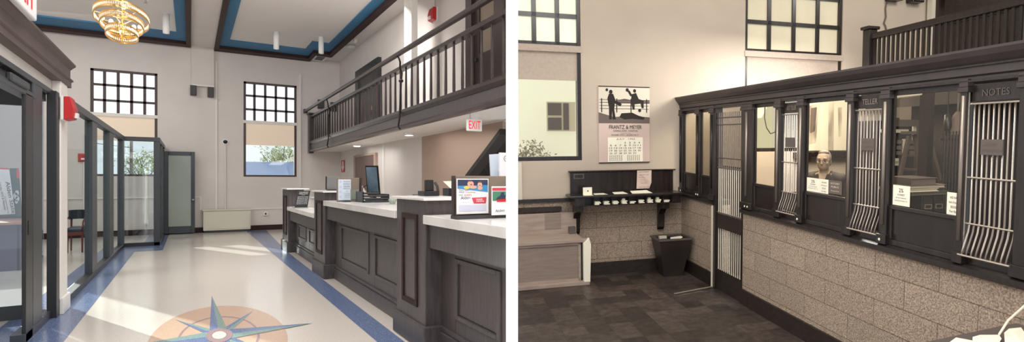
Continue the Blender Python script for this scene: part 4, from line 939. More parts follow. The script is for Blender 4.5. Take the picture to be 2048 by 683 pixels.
# long pale wooden box under the window
t = thing('wooden_box', 'long pale wooden box with framed front and tall back board', 'box', (1.0, 7.2, 0), MR)
xl = PRX(7.1) - .02; xr = 1.545
part('front_panel', M().box(xl, xr - .09, 7.13, 7.15, .05, .52), SBOX2, t)
part('top_rail', M().box(xl, xr - .02, 7.08, 7.16, .53, .57), SBOX, t, bevel=.006); part('bottom_rail', M().box(xl, xr, 7.06, 7.16, .0, .05), SBOX, t, bevel=.006)
part('panel_moulding', M().box(xl, xr - .1, 7.11, 7.135, .05, .08).box(xl, xr - .1, 7.11, 7.135, .5, .53).box(xr - .13, xr - .1, 7.11, 7.135, .05, .53), SBOX, t)
part('end_post', M().prism([(xr - .075, .035), (xr + .005, .035), (xr + .02, .50), (xr - .005, .585), (xr - .075, .52)], 'y', 7.06, 7.12), SPAPER, t, bevel=.006)
part('gap_shade_strip', M().box(xr - .095, xr - .07, 7.12, 7.2, .03, .53), SBASE, t)  # solid dark strip painted in as the shade of the gap
part('sloped_top', M().add([(xl, 7.1, .57), (xr - .07, 7.1, .57), (xr - .1, 7.46, .60), (xl, 7.46, .60)], [(0, 1, 2, 3)]), SBOX, t)
part('back_board', M().box(xl, 1.46, 7.44, 7.47, .0, .86), SBOX, t, bevel=.004)
part('side_panel', M().box(xr - .09, xr - .07, 7.16, 7.47, .0, .55), SBOX2, t)
part('patch', M().box(ry(1090, 440, 7.43).x, ry(1122, 440, 7.43).x, 7.432, 7.44, .66, .855), SBOX2, t)
part('latch', M().box(xr - .19, xr - .11, 7.36, 7.44, .57, .68), SMETAL, t)
struct('trim_15', M().box(PRX(7.55) - .02, .80, RB - .02, RB, 1.035, 1.5), SPALE, MR)
struct('trim_12', M().box(PRX(7.5), 1.28, 7.46, RB, .88, .93), SBASE, MR)

# stone front wall of the teller line and its dark base
struct('wall_teller_front', M().box(TC, TC + .2, 1.3, 5.71, 0, 1.0), SSTONE, MR)
struct('wall_teller_corner', M().box(TC, TC + .2, 6.42, RB, 0, 1.0), SSTONE, MR)
struct('baseboard_teller', M().box(TC - .025, TC, 1.3, 5.71, 0, .167).box(TC - .025, TC, 6.42, RB - .03, 0, .167), SBASE, MR)

# the wooden teller screen : one joined piece of joinery
T = thing('teller_screen', 'dark wood teller screen with glass windows and heavy cornice', 'teller counter', (TC, 5.0, 1.0), MR)
yN = 1.35
cor = [(TC + .14, 2.16), (TC - .02, 2.16), (TC - .02, 2.19), (TC - .035, 2.2), (TC - .035, 2.25), (TC - .06, 2.27), (TC - .085, 2.30), (TC - .1, 2.33), (TC - .1, 2.345), (TC + .14, 2.345)]
part('cornice', M().prism(cor, 'y', yN, RB + .0), SFRIEZE, T)
part('frieze_moulding', M().box(TC - .045, TC - .02, yN, RB, 2.155, 2.172).box(TC - .05, TC, yN, RB, 2.245, 2.26), SWOOD, T, bevel=.004)
led = [(TC + .2, 1.0), (TC - .03, 1.0), (TC - .05, 1.02), (TC - .05, 1.045), (TC - .02, 1.06), (TC + .2, 1.06)]
part('ledge', M().prism(led, 'y', yN, 5.71), SWOOD, T); part('ledge', M().prism(led, 'y', 6.42, RB), SWOOD, T)
posts = [(RB - .1, RB), (6.86, 6.97), (6.42, 6.53), (5.46, 5.7), (4.9, 5.0), (4.51, 4.6), (3.82, 3.9), (3.42, 3.5), (2.745, 2.80), (1.9, 2.40)]
for a, b in posts:
    p = part('post', M().box(TC - .035, TC + .015, a, b, 1.06, 2.16), SWOOD, T, bevel=.004)
    part('post_base', M().box(TC - .05, TC + .02, a - .012, b + .012, 1.06, 1.13), SWOOD, p, bevel=.004)
    part('capital', M().box(TC - .05, TC + .02, a - .012, b + .012, 2.1, 2.13).box(TC - .045, TC, a - .006, b + .006, 2.13, 2.18), SFRIEZE, p, bevel=.004)
    c = (a + b) / 2
    part('half_column', M().cyl((TC - .036, c, 1.2), (TC - .036, c, 2.08), .014, n=10), SBARD if b < 6.4 else SWOOD, p, True)  # pale metal on these half columns stands in for bright highlights
for a, b in ((6.97, RB - .1), (6.53, 6.86), (5.0, 5.46), (3.9, 4.51), (2.8, 3.42)):
    p = part('lower_panel', M().box(TC + .0, TC + .02, a, b, 1.06, 1.34), SWOOD2, T)
    part('panel_moulding', M().box(TC - .015, TC + .01, a, b, 1.06, 1.1).box(TC - .015, TC + .01, a, b, 1.315, 1.345).box(TC - .015, TC + .01, a, a + .03, 1.1, 1.32).box(TC - .015, TC + .01, b - .03, b, 1.1, 1.32), SWOOD, p, bevel=.005)
    part('glass_pane', M().box(TC + .008, TC + .012, a, b, 1.34, 2.15), SGLASS, T)
    part('sash', M().box(TC - .004, TC + .016, a, a + .015, 1.345, 2.16).box(TC - .004, TC + .016, b - .015, b, 1.345, 2.16).box(TC - .004, TC + .016, a, b, 2.12, 2.16), SWOOD, T)
for yy in (7.46, 6.92, 6.86, 5.58, 5.52, 4.56, 3.47):
    part('switch_button', M().ball((TC - .045, yy, 1.09), .012), SPAPER, T)

# pale wall and shelves seen through the panes
def grille(name, label, y0, y1, title, plate, nb=10, br=.005, room=MR):
    t = thing(name, label, 'teller grille', (TC, (y0 + y1) / 2, 1.06), room, 'barred teller wickets')
    part('name_board', M().box(TC - .005, TC + .03, y0, y1, 2.045, 2.14), SWOOD, t)
    if title: part('lettering', M().text(title, (TC - .009, y1 - (y1 - y0) * .22, 2.072), (0, -1, 0), UZ, (y1 - y0) * .54, .04), SMETAL if title == 'NOTES' else SBARD, t)
    for z in (2.03, 1.59, 1.31): part('cross_rail', M().cyl((TC - .012, y0 - .01, z), (TC - .012, y1 + .01, z), .006, n=8), SBRASS, t)
    part('glare_cover_board', M().box(TC + .0, TC + .02, y0, y1, 1.055, 1.125), SWOOD2, t)  # added dark board, covers the bright lamp reflection on the ledge
    part('foot_rail', M().cyl((TC - .06, y0 - .01, 1.12), (TC - .06, y1 + .01, 1.12), .007, n=8), SBRASS, t)
    part('side_rod', M().cyl((TC - .02, y1 + .012, 1.1), (TC - .02, y1 + .012, 2.14), .01, n=8), SBRASS, t)
    for k in range(nb):
        y = y0 + (y1 - y0) * (k + .5) / nb
        part('bar', M().tube([(TC, y, 2.03), (TC, y, 1.33), (TC - .012, y, 1.26), (TC - .045, y - .0, 1.17), (TC - .06, y, 1.12)], br, 6), SBRASS if k % 2 else SBARD, t, True)
    if plate:
        yc = y0 + (y1 - y0) * .52
        part('small_plate', M().box(TC - .02, TC - .012, yc - .075, yc + .075, 1.73, 1.82), SMETAL, t)
        part('plate_lettering', M().text('NEXT', (TC - .0225, yc + .05, 1.785), (0, -1, 0), UZ, .08, .014).text('WINDOW PLEASE', (TC - .0225, yc + .065, 1.75), (0, -1, 0), UZ, .13, .012), SINK2, t)
    return t
grille('teller_grille', 'barred teller grille closest to the gate, pale light behind', 4.6, 4.9, 'ASST TELLER', True, 8, .004)
grille('teller_grille', 'barred teller grille under the TELLER board', 3.5, 3.82, 'TELLER', True, 9, .005)
grille('teller_grille', 'widest barred teller grille nearest the viewer', 2.40, 2.74, 'NOTES', True, 10, .006)

# gate in the stone front
t = thing('teller_gate', 'tall barred gate opening in the stone teller front', 'gate', (TC, 6.06, 0), MR)
y0, y1 = 5.71, 6.42
part('kick_plate', M().box(TC, TC + .03, y0, y1, 0, .25), SBASE, t); part('lock_panel', M().box(TC - .014, TC + .03, y0, y1, .75, .92), SWOOD, t)
part('side_frame', M().box(TC - .03, TC + .06, y1 - .05, y1, 0, 2.16), SWOOD, t); part('side_frame', M().box(TC - .01, TC + .06, y0, y0 + .02, 0, 2.16), SWOOD, t)
for z in (2.04, 1.96, 1.575, 1.46, .93): part('cross_rail', M().cyl((TC, y0, z), (TC, y1, z), .008, n=8), SMETAL, t)
for k in range(12):
    y = y0 + .035 + (y1 - y0 - .1) * (k + .5) / 12
    part('bar', M().cyl((TC, y, .25), (TC, y, 1.46), .0058, n=6), SPALE, t); part('upper_bar', M().cyl((TC, y, 1.46), (TC, y, 2.1), .0055, n=6), SBARD, t)
part('floor_strip', M().box(TC - .05, TC - .03, 6.43, 6.44, 0, 1.0), SPALE, t)
one('floor_rod', 'thin pale rod lying on the dark floor beside the gate', 'rod', M().cyl((2.36, 6.28, .012), (2.9, 6.42, .012), .01, n=8), SBRASS, (2.6, 6.35, .002), MR)
struct('wall_gate_backing', M().box(3.5, 3.52, 6.8, 7.5, 1.42, 2.3), mat('sepia_pale_board', (226, 214, 196), .9), MR)

struct('wall_gate_lower', M().box(3.5, 3.52, 6.8, 7.5, 0, 1.42), SBASE, MR)
# cards standing behind the panes
def card(label, y0, y1, z0, z1, lines, dark=False, x=TC + .004):
    t = thing('window_card', label, 'card', (x, (y0 + y1) / 2, z0), MR)
    part('card', M().box(x - .002, x, y0, y1, z0, z1), SINK2 if dark else SPAPER, t)
    mm = M(); w, h = y1 - y0, z1 - z0
    for st, a, q, hh in lines: mm.text(st, (x - .004, y1 - w * (.5 - q / 2), z0 + h * a), (0, -1, 0), UZ, w * q, h * hh)
    part('lettering', mm, SINK if not dark else SPALE, t)
L2 = [('2%', .66, .26, .2), ('INTEREST', .5, .42, .08), ('On time deposits', .34, .62, .08), ('Starting October 1st', .2, .74, .08)]
LB = [('WE HAVE', .72, .6, .11), ('Safe Deposit', .5, .72, .11), ('BOXES', .3, .46, .11), ('For Rent', .1, .58, .11)]
card('white two percent interest card in front of the man', rx(1640, 370, TC + .004).y, rx(1614, 370, TC + .004).y, 1.35, 1.47, L2)
card('white safe deposit card in front of the man', rx(1657, 370, TC + .004).y, rx(1640.5, 370, TC + .004).y, 1.35, 1.47, LB)
card('dark card beside the white cards in front of the man', rx(1684, 375, TC + .0065).y, rx(1658, 375, TC + .0065).y, 1.36, 1.47, [('NOTARY', .7, .7, .14), ('PUBLIC', .45, .6, .14), ('Inquire', .15, .6, .12)], True, TC + .0065)
card('white two percent interest card below the stepladder', rx(1820, 395, TC + .004).y, rx(1786, 395, TC + .004).y, 1.35, 1.492, L2)
card('white safe deposit card at the pane edge by the near grille', rx(1925.5, 410, TC + .004).y, rx(1894, 410, TC + .004).y, 1.345, 1.485, LB)
# mirrored street in the man's window: painted on the sheet built below
t = thing('looped_wire', 'thin dark wire looping down behind the first teller pane', 'wire', (3.6, 5.6, 1.9), MR)
a = [Vector((0, 0, 0))] * 0
pts = [RH + rray(px, py) * 5.9 for px, py in ((1530, 210), (1529, 235), (1533, 255), (1541, 267), (1550, 264), (1553, 250), (1552, 215))]
part('cord', M().tube(pts, .006, 6), SINK2, t)

# street reflections painted on an added sheet behind the man
t = thing('reflection_sheet', 'added sheet painted with dark street reflections behind the man', 'picture', (5.1, 7.4, 1.7), MR)
a, b = ry(1614, 301, 7.42), ry(1700, 200, 7.42)
part('sheet', M().box(a.x, b.x, 7.42, 7.43, a.z, b.z), SPALE, t)
def vq(mm, pts): return mm.quad(*[ry(x, y, 7.415) for x, y in pts])
mm = M(); vq(mm, [(1617, 212), (1640, 206), (1636, 232), (1632, 284), (1618, 288)]); vq(mm, [(1657, 204), (1668, 203), (1667, 300), (1656, 300)]); vq(mm, [(1676, 215), (1684, 214), (1684, 272), (1677, 274)])
part('dark_shapes', mm, SVIEW, t)
mm = M(); vq(mm, [(1622, 216), (1634, 214), (1630, 262), (1620, 266)]); part('mid_shapes', mm, SINK2, t)
struct('trim_13', M().box(4.7, 6.2, 7.40, 7.54, 1.50, 1.585), SWOOD2, MR)

# =================================================================== the man behind the counter
def figure():
    k = rray(1648, 321) * 7.15 + RH           # centre of the head
    hx, hy, hz = k; 
    t = thing('person', 'grey haired man in glasses and dark open shirt behind the counter', 'person', (hx, hy, 0), MR)
    F = Vector((-.76, -.65, 0)).normalized(); Sd = Vector((-F.y, F.x, 0))          # facing the customers' side, half turned
    Sd = -Sd if Sd.x < 0 else Sd
    def P(f, s, z): return Vector((hx, hy, hz)) + F * f + Sd * s + Vector((0, 0, z))
    def limb(mm, pts, rs, n=14):
        for (a, b, r0, r1) in zip(pts, pts[1:], rs, rs[1:]): mm.cyl(a, b, r0, r1, n); mm.ball(b, r1)
        mm.ball(pts[0], rs[0]); return mm
    def ellip(mm, c, rf, rs, rz, n=18, m=12):
        b = M().ball((0, 0, 0), 1, 1, 1, n, m); return mm.add([c + F * (x * rf) + Sd * (y * rs) + Vector((0, 0, z * rz)) for x, y, z in b.v], b.f)
    body = M()
    ellip(body, P(0, 0, .02), .098, .079, .112); ellip(body, P(.024, 0, -.052), .074, .071, .072)      # skull, jaw
    ellip(body, P(.062, 0, -.082), .026, .03, .022)                                                   # chin
    ellip(body, P(.1, 0, -.018), .02, .013, .028); ellip(body, P(.106, 0, -.034), .017, .017, .012)     # nose
    ellip(body, P(.086, 0, .026), .014, .055, .012)                                                   # brow
    ellip(body, P(.083, 0, -.06), .013, .026, .007)
    ellip(body, P(.083, 0, -.07), .012, .022, .006)                                                   # lips
    for s in (-1, 1): ellip(body, P(-.005, s * .08, -.01), .022, .012, .033); ellip(body, P(.062, s * .045, -.03), .028, .024, .026)
    limb(body, [P(-.01, 0, -.07), P(-.03, 0, -.17)], [.056, .062])
    ellip(body, P(-.04, 0, -.33), .115, .175, .19); ellip(body, P(-.03, 0, -.55), .115, .155, .2); ellip(body, P(-.03, 0, -.72), .115, .165, .12)
    hands = []
    for s in (-1, 1):
        sh = P(-.04, s * .19, -.215); el = P(-.05, s * .27, -.5); wr = P(.1, s * .24, -.70)
        limb(body, [P(-.04, s * .06, -.19), sh, el, wr], [.06, .066, .046, .028])
        pal = P(.16, s * .23, -.74); ellip(body, pal, .05, .036, .022)
        for j in range(4):
            ss = s * .23 + (j - 1.5) * .02; l = (.062, .075, .07, .055)[j]
            limb(body, [P(.19, ss, -.745), P(.19 + l * .6, ss, -.755), P(.19 + l, ss, -.785)], [.0095, .009, .0075], 8)
        limb(body, [P(.14, s * .23 - s * .03, -.745), P(.175, s * .23 - s * .058, -.76), P(.2, s * .23 - s * .06, -.775)], [.011, .01, .008], 8)
        limb(body, [P(-.03, s * .09, -.78), P(-.02, s * .1, -1.12 * hz / 1.57 - .02), P(-.04, s * .11, -hz + .08)], [.085, .058, .04])
        limb(body, [P(-.05, s * .11, -hz + .045), P(.12, s * .12, -hz + .04)], [.04, .035])
    b = part('body', body, SSKIN, t, True)
    def rem(o, v): r = o.modifiers.new('skin_surface', 'REMESH'); r.mode = 'VOXEL'; r.voxel_size = v; r.use_smooth_shade = True; q = o.modifiers.new('soften', 'SMOOTH'); q.factor = .5; q.iterations = 3
    rem(b, .009)
    sh = M(); ellip(sh, P(-.04, 0, -.34), .135, .195, .205); ellip(sh, P(-.03, 0, -.56), .132, .175, .21); ellip(sh, P(-.03, 0, -.74), .132, .182, .1)
    for s in (-1, 1): limb(sh, [P(-.05, s * .07, -.19), P(-.04, s * .2, -.225), P(-.05, s * .275, -.5)], [.066, .08, .064])
    s_ = part('shirt', sh, SSHIRT, t, True); rem(s_, .012)
    cl = M()
    for s in (-1, 1):
        cl.add([P(.06, s * .012, -.30), P(.035, s * .07, -.155), P(-.05, s * .085, -.115), P(-.06, s * .1, -.15), P(.05, s * .105, -.2), P(.092, s * .05, -.27)], [(0, 1, 4, 5), (1, 2, 3, 4)])
    part('collar', cl, SSHIRT, s_); 
    part('open_neck', M().add([P(.099, 0, -.33), P(.068, .04, -.2), P(.04, .05, -.15), P(.04, -.05, -.15), P(.068, -.04, -.2)], [(0, 1, 2, 3, 4)]), SSKIN, s_)
    tr = M()
    ellip(tr, P(-.03, 0, -.78), .125, .175, .1)
    for s in (-1, 1): limb(tr, [P(-.03, s * .09, -.8), P(-.02, s * .1, -1.16), P(-.04, s * .11, -hz + .1)], [.1, .078, .065])
    rem(part('trousers', tr, SWOOD2, t, True), .014)
    shoe = M()
    for s in (-1, 1): ellip(shoe, P(.03, s * .115, -hz + .045), .13, .05, .045)
    part('shoes', shoe, SBASE, t, True)
    h = M(); ellip(h, P(-.024, 0, .036), .092, .083, .1); ellip(h, P(-.045, 0, -.015), .066, .083, .07); ellip(h, P(.012, 0, .098), .066, .066, .028)
    for s in (-1, 1): ellip(h, P(.0, s * .077, .02), .03, .012, .045)
    hh = part('hair', h, SHAIR, t, True); rem(hh, .009)
    gl = M()
    for s in (-1, 1):
        c = P(.107, s * .036, .0)
        gl.tube([c + Sd * (.03 * math.cos(i * .5236)) + Vector((0, 0, .022 * math.sin(i * .5236))) for i in range(13)], .0026, 6)
        gl.tube([P(.105, s * .066, .006), P(.04, s * .085, .004), P(-.02, s * .088, -.004)], .003, 6)
    gl.tube([P(.108, -.008, .004), P(.112, 0, .008), P(.108, .008, .004)], .003, 6); part('glasses', gl, SMETAL, t, True)
    ey = M(); br = M()
    for s in (-1, 1): ellip(ey, P(.088, s * .036, .0), .008, .013, .006); ellip(br, P(.101, s * .037, .029), .006, .022, .005)
    ey2 = M(); ellip(ey2, P(.091, 0, -.065), .004, .022, .003)
    part('eyes', ey, SINK, t, True); part('eyebrows', br, SINK2, t, True); part('mouth_line', ey2, SINK2, t, True)
figure()

# =================================================================== things behind the near panes
def at(px, py, t): return RH + rray(px, py) * t
b0 = at(1840, 420, 5.0)
t = thing('back_counter', 'dark counter top behind the near teller pane', 'counter', (b0.x, b0.y, 0), MR)
part('top', M().box(TC + .22, 4.7, 2.4, 4.4, .93, .97), SWOOD2, t); part('cabinet', M().box(TC + .25, 4.65, 2.5, 4.35, 0, .93), SDARK, t)
A = at(1836, 424, 5.2); B = at(1893, 389, 5.2); zb = .97
t = thing('card_file', 'dark two drawer card file box standing on the back counter', 'file box', (A.x, A.y, zb), MR)
zt = B.z; w = B.x - A.x; y = (A.y + B.y) / 2
part('case', M().box(A.x, B.x + .0, y, y + .4, zb, zt), SWOOD2, t, bevel=.008)
for k in range(2):
    d = part('drawer', M().box(A.x + .01 + k * w / 2, A.x + w / 2 - .01 + k * w / 2, y - .012, y, zb + .02, zt - .02), SWOOD2, t, bevel=.004)
    c = A.x + w / 4 + k * w / 2
    part('label_holder', M().box(c - .04, c + .04, y - .02, y - .012, zt - .12, zt - .115).box(c - .04, c + .04, y - .02, y - .012, zt - .085, zt - .08).box(c - .04, c - .033, y - .02, y - .012, zt - .12, zt - .08).box(c + .033, c + .04, y - .02, y - .012, zt - .12, zt - .08), SBRASS, d)
bl = ['dark ledger lying lowest on the card file box', 'pale edged ledger second in the pile on the card file box', 'grey ledger third in the pile on the card file box', 'thick dark ledger on top of the pile behind the pane']
z = zt
for k, (dx0, dx1, h, ma) in enumerate(((-.12, .05, .03, SMETAL), (-.2, -.06, .028, SPALE), (-.18, .02, .03, SINK2), (-.13, -.08, .06, SMETAL))):
    t = thing('ledger_book', bl[k], 'book', (A.x, y, z), MR, 'ledgers piled on the card file')
    part('pages', M().box(A.x + dx0 + .01, B.x + dx1 - .01, y + .0, y + .3, z + .004, z + h - .004), SPALE if k in (1, 2) else SINK2, t)
    part('cover', M().box(A.x + dx0, B.x + dx1, y - .01, y + .31, z, z + .005).box(A.x + dx0, B.x + dx1, y - .01, y + .31, z + h - .005, z + h).box(A.x + dx0, A.x + dx0 + .006, y - .01, y + .31, z, z + h), ma, t, bevel=.002); z += h + .001
# stepladder
t = thing('stepladder', 'wooden A shaped stepladder standing behind the near teller pane', 'ladder', (4.3, 4.4, 0), MR)
tl = 6.0
def seg(mm, p, q, r=.022): return mm.cyl(at(*p, tl), at(*q, tl), r, n=6)
def down(p, q):     # extend a rail to the floor
    a, b = at(*p, tl), at(*q, tl); k = a.z / (a.z - b.z); return a, a + (b - a) * k
for p, q in (((1818, 272), (1797, 365)), ((1851, 270), (1836, 350)), ((1829, 268), (1842, 350)), ((1856, 268), (1880, 360))):
    a, b = down(p, q); part('rail', M().cyl(a, b, .028, n=6), SLADDER, t)
part('top_step', M().add(*(lambda q: (q.v, q.f))(M().box(at(1812, 268, tl).x, at(1860, 268, tl).x, at(1836, 268, tl).y - .1, at(1836, 268, tl).y + .12, at(1836, 268, tl).z, at(1836, 268, tl).z + .03))), SLADDER, t)
for p, q in (((1808, 311), (1843, 311)), ((1803, 338), (1840, 340))): part('step', seg(M(), p, q, .016), SLADDER, t)
# tall office cabinet with pale rows behind the ladder
t = thing('office_cabinet', 'tall dark office cabinet with pale shelf strips behind the stepladder', 'cabinet', (4.8, 5.2, 0), MR)
tq = 6.9; A = at(1786, 345, tq); B = at(1882, 262, tq); yc = (A.y + B.y) / 2 + .35
def cb(mm, x0, y0, x1, y1, d=0): a, b = at(x0, y1, tq), at(x1, y0, tq); return mm.box(a.x, b.x, yc - .02 - d, yc - d, a.z, b.z)
bw = at(1786, 345, tq).x; ew = at(1884, 300, tq).x
part('case', M().box(bw, ew, yc, yc + .4, 0, at(1830, 240, tq).z), SDARK, t)
part('canopy', cb(M(), 1784, 238, 1884, 252, .06), SMETAL, t); part('crest', M().prism([(at(1818, 240, tq).x, at(1818, 240, tq).z), (at(1834, 240, tq).x, at(1834, 240, tq).z), (at(1830, 235, tq).x, at(1830, 234, tq).z), (at(1822, 235, tq).x, at(1822, 234, tq).z)], 'y', yc - .05, yc), SMETAL, t)
part('pale_strip', cb(M(), 1786, 258, 1858, 265, .03), SPALE, t)
mm = M(); [cb(mm, x, y, x + 13, y + 8, .02) for x in (1796, 1832, 1868) for y in (280, 292, 303)]; part('pale_slots', mm, SINK2, t)
mm = M(); [cb(mm, x, y, x + 8, y + 30, .025) for x, y in ((1802, 278), (1846, 278), (1872, 250))]; part('pale_cards', mm, SPALE, t)
f = part('notice_card', cb(M(), 1814, 318, 1832, 333, .05), SPALE, t)
part('lettering', M().text('CLOSED', at(1816, 328, tq) * 1 + Vector((0, yc - .08 - at(1816, 328, tq).y, 0)), UX, UZ, .08, .025), SINK, f)
struct('trim_14', M().box(at(1853, 300, 5.6).x, at(1868, 300, 5.6).x, at(1860, 300, 5.6).y, at(1860, 300, 5.6).y + .12, 0, 2.34), SWOOD2, MR)
# inner cage
t = thing('inner_cage', 'dark barred inner cage behind the near teller pane', 'cage', (4.4, 3.4, .97), MR)
for k in range(8): a = at(1884 + k * 6, 396, 5.4); b = at(1884 + k * 6, 262, 5.4); part('bar', M().cyl((a.x, a.y, .97), (a.x, a.y, b.z), .009, n=6), SWOOD2, t)
for yy in (278, 363): part('cross_rail', M().cyl(at(1880, yy, 5.4), at(1930, yy, 5.4), .01, n=6), SWOOD2, t)
t = thing('desk_lamp', 'pale bell shaped lamp above the dark inner cage', 'lamp', (4.7, 4.0, 1.9), MR)
c = at(1915, 250, 6.2); part('shade', M().lathe(c.x, c.y, [(.02, c.z + .14), (.05, c.z + .1), (.09, c.z - .06), (.1, c.z - .1)], 14), SINK2, t, True); part('stem', M().cyl((c.x, c.y, c.z + .14), (c.x, c.y, 2.3), .01), SMETAL, t)
c = at(1895, 245, 6.2); t = thing('hanging_lamp', 'dark narrow lamp hanging beside the bell shaped lamp', 'lamp', tuple(c), MR)
part('body', M().lathe(c.x, c.y, [(0, c.z + .1), (.035, c.z + .08), (.045, c.z - .05), (.02, c.z - .14), (0, c.z - .14)], 12), SWOOD2, t, True); part('cord', M().cyl((c.x, c.y, c.z + .1), (c.x, c.y, 2.3), .006), SINK, t)
t = thing('ceiling_tube', 'long pale tube light under the balcony behind the pane', 'ceiling light', (4.0, 3.9, 2.25), MR)
a, b = at(1790, 191, 5.5), at(1842, 184, 5.5); part('tube', M().cyl(a, b, .03, n=10), SPALE, t); part('housing', M().cyl(a + Vector((0, 0, .04)), b + Vector((0, 0, .04)), .02, n=6), SMETAL, t)

# =================================================================== old balcony
BXR = 5.5
t = thing('old_balcony_railing', 'dark wooden balcony railing above the teller cornice', 'railing', (BXR, 6.85, 2.42), MR)
part('top_rail', M().box(BXR - .04, BXR + .06, 2.2, 6.85, 3.155, 3.235), SWOOD, t, bevel=.012); part('bottom_rail', M().box(BXR - .03, BXR + .05, 2.2, 6.85, 2.5, 2.56), SWOOD, t)
part('fascia', M().box(BXR - .03, BXR, 1.6, 6.92, 2.2, 2.44), SWOOD, t)
n_ = part('newel', M().box(BXR - .07, BXR + .07, 6.83, 6.97, 2.3, 3.29), SWOOD, t, bevel=.01); part('newel_cap', M().box(BXR - .1, BXR + .1, 6.81, 6.99, 3.29, 3.335), SWOOD, n_, bevel=.012)
y = 6.79
while y > 2.4: part('baluster', M().box(BXR - .012, BXR + .012, y - .018, y + .018, 2.56, 3.16), SWOOD, t); y -= .0893
def spk(x, label):
    t = thing('wall_speaker', label, 'speaker', (x, RB, 3.85), MR, 'dark speaker boxes high on the plaster wall')
    part('cabinet', M().box(x - .11, x + .11, RB - .16, RB, 3.87, 4.1), SWOOD2, t, bevel=.01); part('grille', M().box(x - .09, x + .09, RB - .168, RB - .16, 3.89, 4.08), SMETAL, t)
spk(6.38, 'dark box high on the plaster wall, closer to the hanging wire'); spk(6.78, 'dark box high on the plaster wall, closer to the dark door')
t = thing('hanging_wire', 'thin dark wire hanging down the plaster wall behind the balcony', 'wire', (6.2, RB, 3.3), MR)
part('wire', M().tube([ry(x, y, RB - .02) for x, y in ((1774, 0), (1771, 18), (1772, 34), (1768, 46), (1771, 52), (1773, 60))], .012, 6), SINK2, t)
t = thing('upper_dark_door', 'dark panelled door behind the old balcony railing', 'door', (7.1, 6.6, 2.42), MR)
part('leaf', M().box(7.12, 7.2, 5.9, 7.4, 2.42, 4.9), SWOOD2, t); part('panel', M().box(7.1, 7.12, 6.1, 7.2, 2.6, 3.3).box(7.1, 7.12, 6.1, 7.2, 3.5, 4.6), SBASE, t, bevel=.006)
part('frame', M().box(7.05, 7.2, 7.4, 7.5, 2.42, 4.9), SPALE, t)
t = thing('upper_grey_door', 'grey door at the far side of the balcony beside the dark door', 'door', (7.1, 5.4, 2.42), MR)
part('leaf', M().box(7.1, 7.2, 5.0, 5.85, 2.42, 4.9), SMETAL, t); part('frame', M().box(7.06, 7.2, 5.38, 5.42, 2.42, 4.9), SWOOD2, t)

# =================================================================== near table with papers
t = thing('near_table', 'dark table corner with papers nearest the viewer', 'table', (2.6, 2.1, 0), MR)
q = [rz(1822, 688, .8), rz(2052, 640, .8)]
d = (q[1] - q[0]); nrm_ = Vector((d.y, -d.x, 0)).normalized(); nrm_ = nrm_ if nrm_.y < 0 else -nrm_
P4 = [q[0], q[1] - d * .1, q[1] - d * .1 + nrm_ * .7, q[0] + nrm_ * .7]
part('top', M().prism([(p.x, p.y) for p in P4], 'z', .765, .8), SMETAL, t, bevel=.005)
for i in range(4):
    p = P4[i].lerp((P4[0] + P4[2]) / 2, .12); part('leg', M().cyl((p.x, p.y, 0), (p.x, p.y, .765), .02, .03), SWOOD2, t)
for k, (pts, lab) in enumerate((([(1898, 684), (1912, 678), (1944, 680), (1950, 686), (1900, 700)], 'crumpled white paper in front on the near table'),
        ([(1945, 676), (1960, 669), (1998, 670), (2003, 680), (1990, 700), (1945, 696)], 'white paper sheet in the middle of the near table'),
        ([(2008, 668), (2018, 657), (2042, 656), (2052, 672), (2052, 700), (2010, 690)], 'white crumpled paper at the outer end of the near table'))):
    ps = [rz(x, y, .803 + .004 * k) for x, y in pts]; c = sum(ps, Vector()) / len(ps); mm = M()
    ring = [p + Vector((0, 0, random.uniform(0, .012))) for p in ps]; mm.add(ring + [c + Vector((0, 0, .02))], [(i, (i + 1) % len(ring), len(ring)) for i in range(len(ring))])
    one('loose_paper', lab, 'paper', mm, SPAPER, tuple(c), MR, 'papers on the near table')
one('pale_rod', 'thin pale rod leaning up from the papers on the near table', 'rod', M().tube([rz(1998, 668, .82), rz(2016, 640, .9), rz(2050, 610, 1.0)], .006, 6), SPAPER, tuple(rz(1998, 668, .82)), MR)

# =================================================================== light, sky, camera
def area(name, loc, target, sx, sy, power, color=(1, 1, 1), room=ML):
    l = bpy.data.lights.new(name, 'AREA'); l.shape = 'RECTANGLE'; l.size = sx; l.size_y = sy; l.energy = power; l.color = color
    o = bpy.data.objects.new(name, l); COL.objects.link(o); p = room @ Vector(loc); q = room @ Vector(target)
    o.location = p; o.rotation_euler = (q - p).to_track_quat('-Z', 'Y').to_euler(); return o
area('lobby_fill_light', (.3, 6, 4.8), (.3, 7.2, 0), 2.5, 3, 205, (1, .975, .95))  # unseen fill overhead, added to brighten the near lobby
area('lobby_fill_light', (1.6, 11.5, 4.85), (1.0, 14, 0), 2.0, 2.0, 230, (1, .975, .95))  # second added fill out of view, lifts the far end
area('office_fill_light', (-2.4, 11.5, 4.8), (-2.2, 12.5, 0), 1.5, 3, 130, (1, .97, .94))  # added unseen light, lightens the glassed office
area('vestibule_fill_light', (-2.3, 6.2, 2.55), (-2.3, 6.6, 0), 1.2, 2, 14, (1, .97, .94))  # no fixture here: light added to brighten the vestibule
area('glass_room_fill_light', (-2.2, 17.3, 4.8), (-1.8, 18.5, 0), 1.5, 1.5, 45, (1, .97, .94))  # added source, lightens the far part of the glass room
area('under_balcony_lamp', (3.0, 9.5, 2.18), (3.0, 9.6, 0), .5, 3, 14, (1, .96, .9))
area('under_balcony_lamp', (3.0, 15, 2.18), (3.0, 15.1, 0), .5, 3, 16, (1, .97, .94))
pl_ = bpy.data.lights.new('chandelier_glow', 'POINT'); pl_.energy = 7; pl_.color = (1, .86, .66); pl_.shadow_soft_size = .06
o = bpy.data.objects.new('chandelier_glow', pl_); COL.objects.link(o); o.location = (-.79, 12, 3.66)
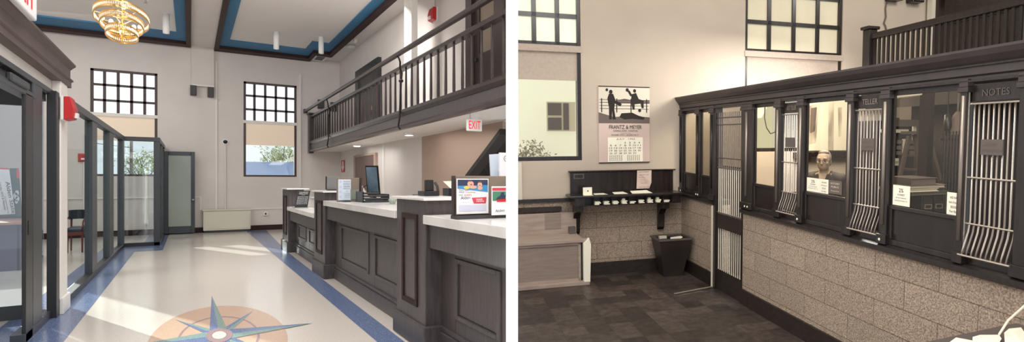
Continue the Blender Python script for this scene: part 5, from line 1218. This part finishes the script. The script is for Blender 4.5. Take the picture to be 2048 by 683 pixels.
area('old_bank_fill_light', (1.6, 3.4, 4.7), (1.7, 5.4, 0), 2, 2.4, 140, (1, .96, .9), MR)  # unseen overhead fill, added for flat light in the old bank
area('old_bank_glare_light', (3.9, 5.2, 4.7), (4.2, 7.5, 2.6), 1.2, 1.0, 14, (1, .95, .85), MR)  # added light aimed at the plaster to imitate a patch of glare
area('teller_room_fill_light', (4.1, 6.2, 2.9), (3.9, 6.9, 0), 1.2, 1.0, 85, (1, .95, .9), MR)  # added fill, brightens the room behind the teller panes
area('teller_wall_fill_light', (4.9, 6.1, 2.3), (5.2, 7.5, 1.25), .6, .4, 13, (1, .95, .88), MR)  # light added to lift the wall behind the man
area('near_teller_fill_light', (4.2, 3.7, 2.2), (4.6, 4.6, 1.0), .6, .6, 7, (1, .95, .9), MR)  # small added fill for the things behind the near pane
area('teller_front_fill_light', (-.2, 2.0, 3.6), (2.9, 4.2, .4), 1.4, 1.4, 62, (1, .95, .88), MR)  # unseen fill from the viewer's side, added to light the stone front
area('old_balcony_fill_light', (6.3, 5.0, 4.7), (6.4, 7.2, 3.0), .8, .8, 40, (1, .95, .88), MR)  # added light so the wall behind the balusters shows pale
sun = bpy.data.lights.new('sun', 'SUN'); sun.energy = 14; sun.angle = .006; sun.color = (1, .95, .88)
so = bpy.data.objects.new('sun', sun); COL.objects.link(so); so.rotation_euler = Vector((.345, -.94, -.325)).to_track_quat('-Z', 'Y').to_euler()
w = bpy.data.worlds.new('sky'); S.world = w; w.use_nodes = True
bg = w.node_tree.nodes['Background']; bg.inputs[0].default_value = (.93, .96, 1, 1); bg.inputs[1].default_value = 1.15
cam = bpy.data.cameras.new('camera'); co = bpy.data.objects.new('camera', cam); COL.objects.link(co)
cam.sensor_fit = 'HORIZONTAL'; cam.sensor_width = 36; cam.lens = FF * 36 / 2048
cam.shift_x = (1024 - PX) / 2048; cam.shift_y = (PY - 341.5) / 2048; cam.clip_start = .05; cam.clip_end = 200
co.matrix_world = Matrix(((CR.x, CU.x, -CF.x, CAM.x), (CR.y, CU.y, -CF.y, CAM.y), (CR.z, CU.z, -CF.z, CAM.z), (0, 0, 0, 1)))
S.camera = co
S.view_settings.view_transform = 'Standard'; S.view_settings.look = 'None'
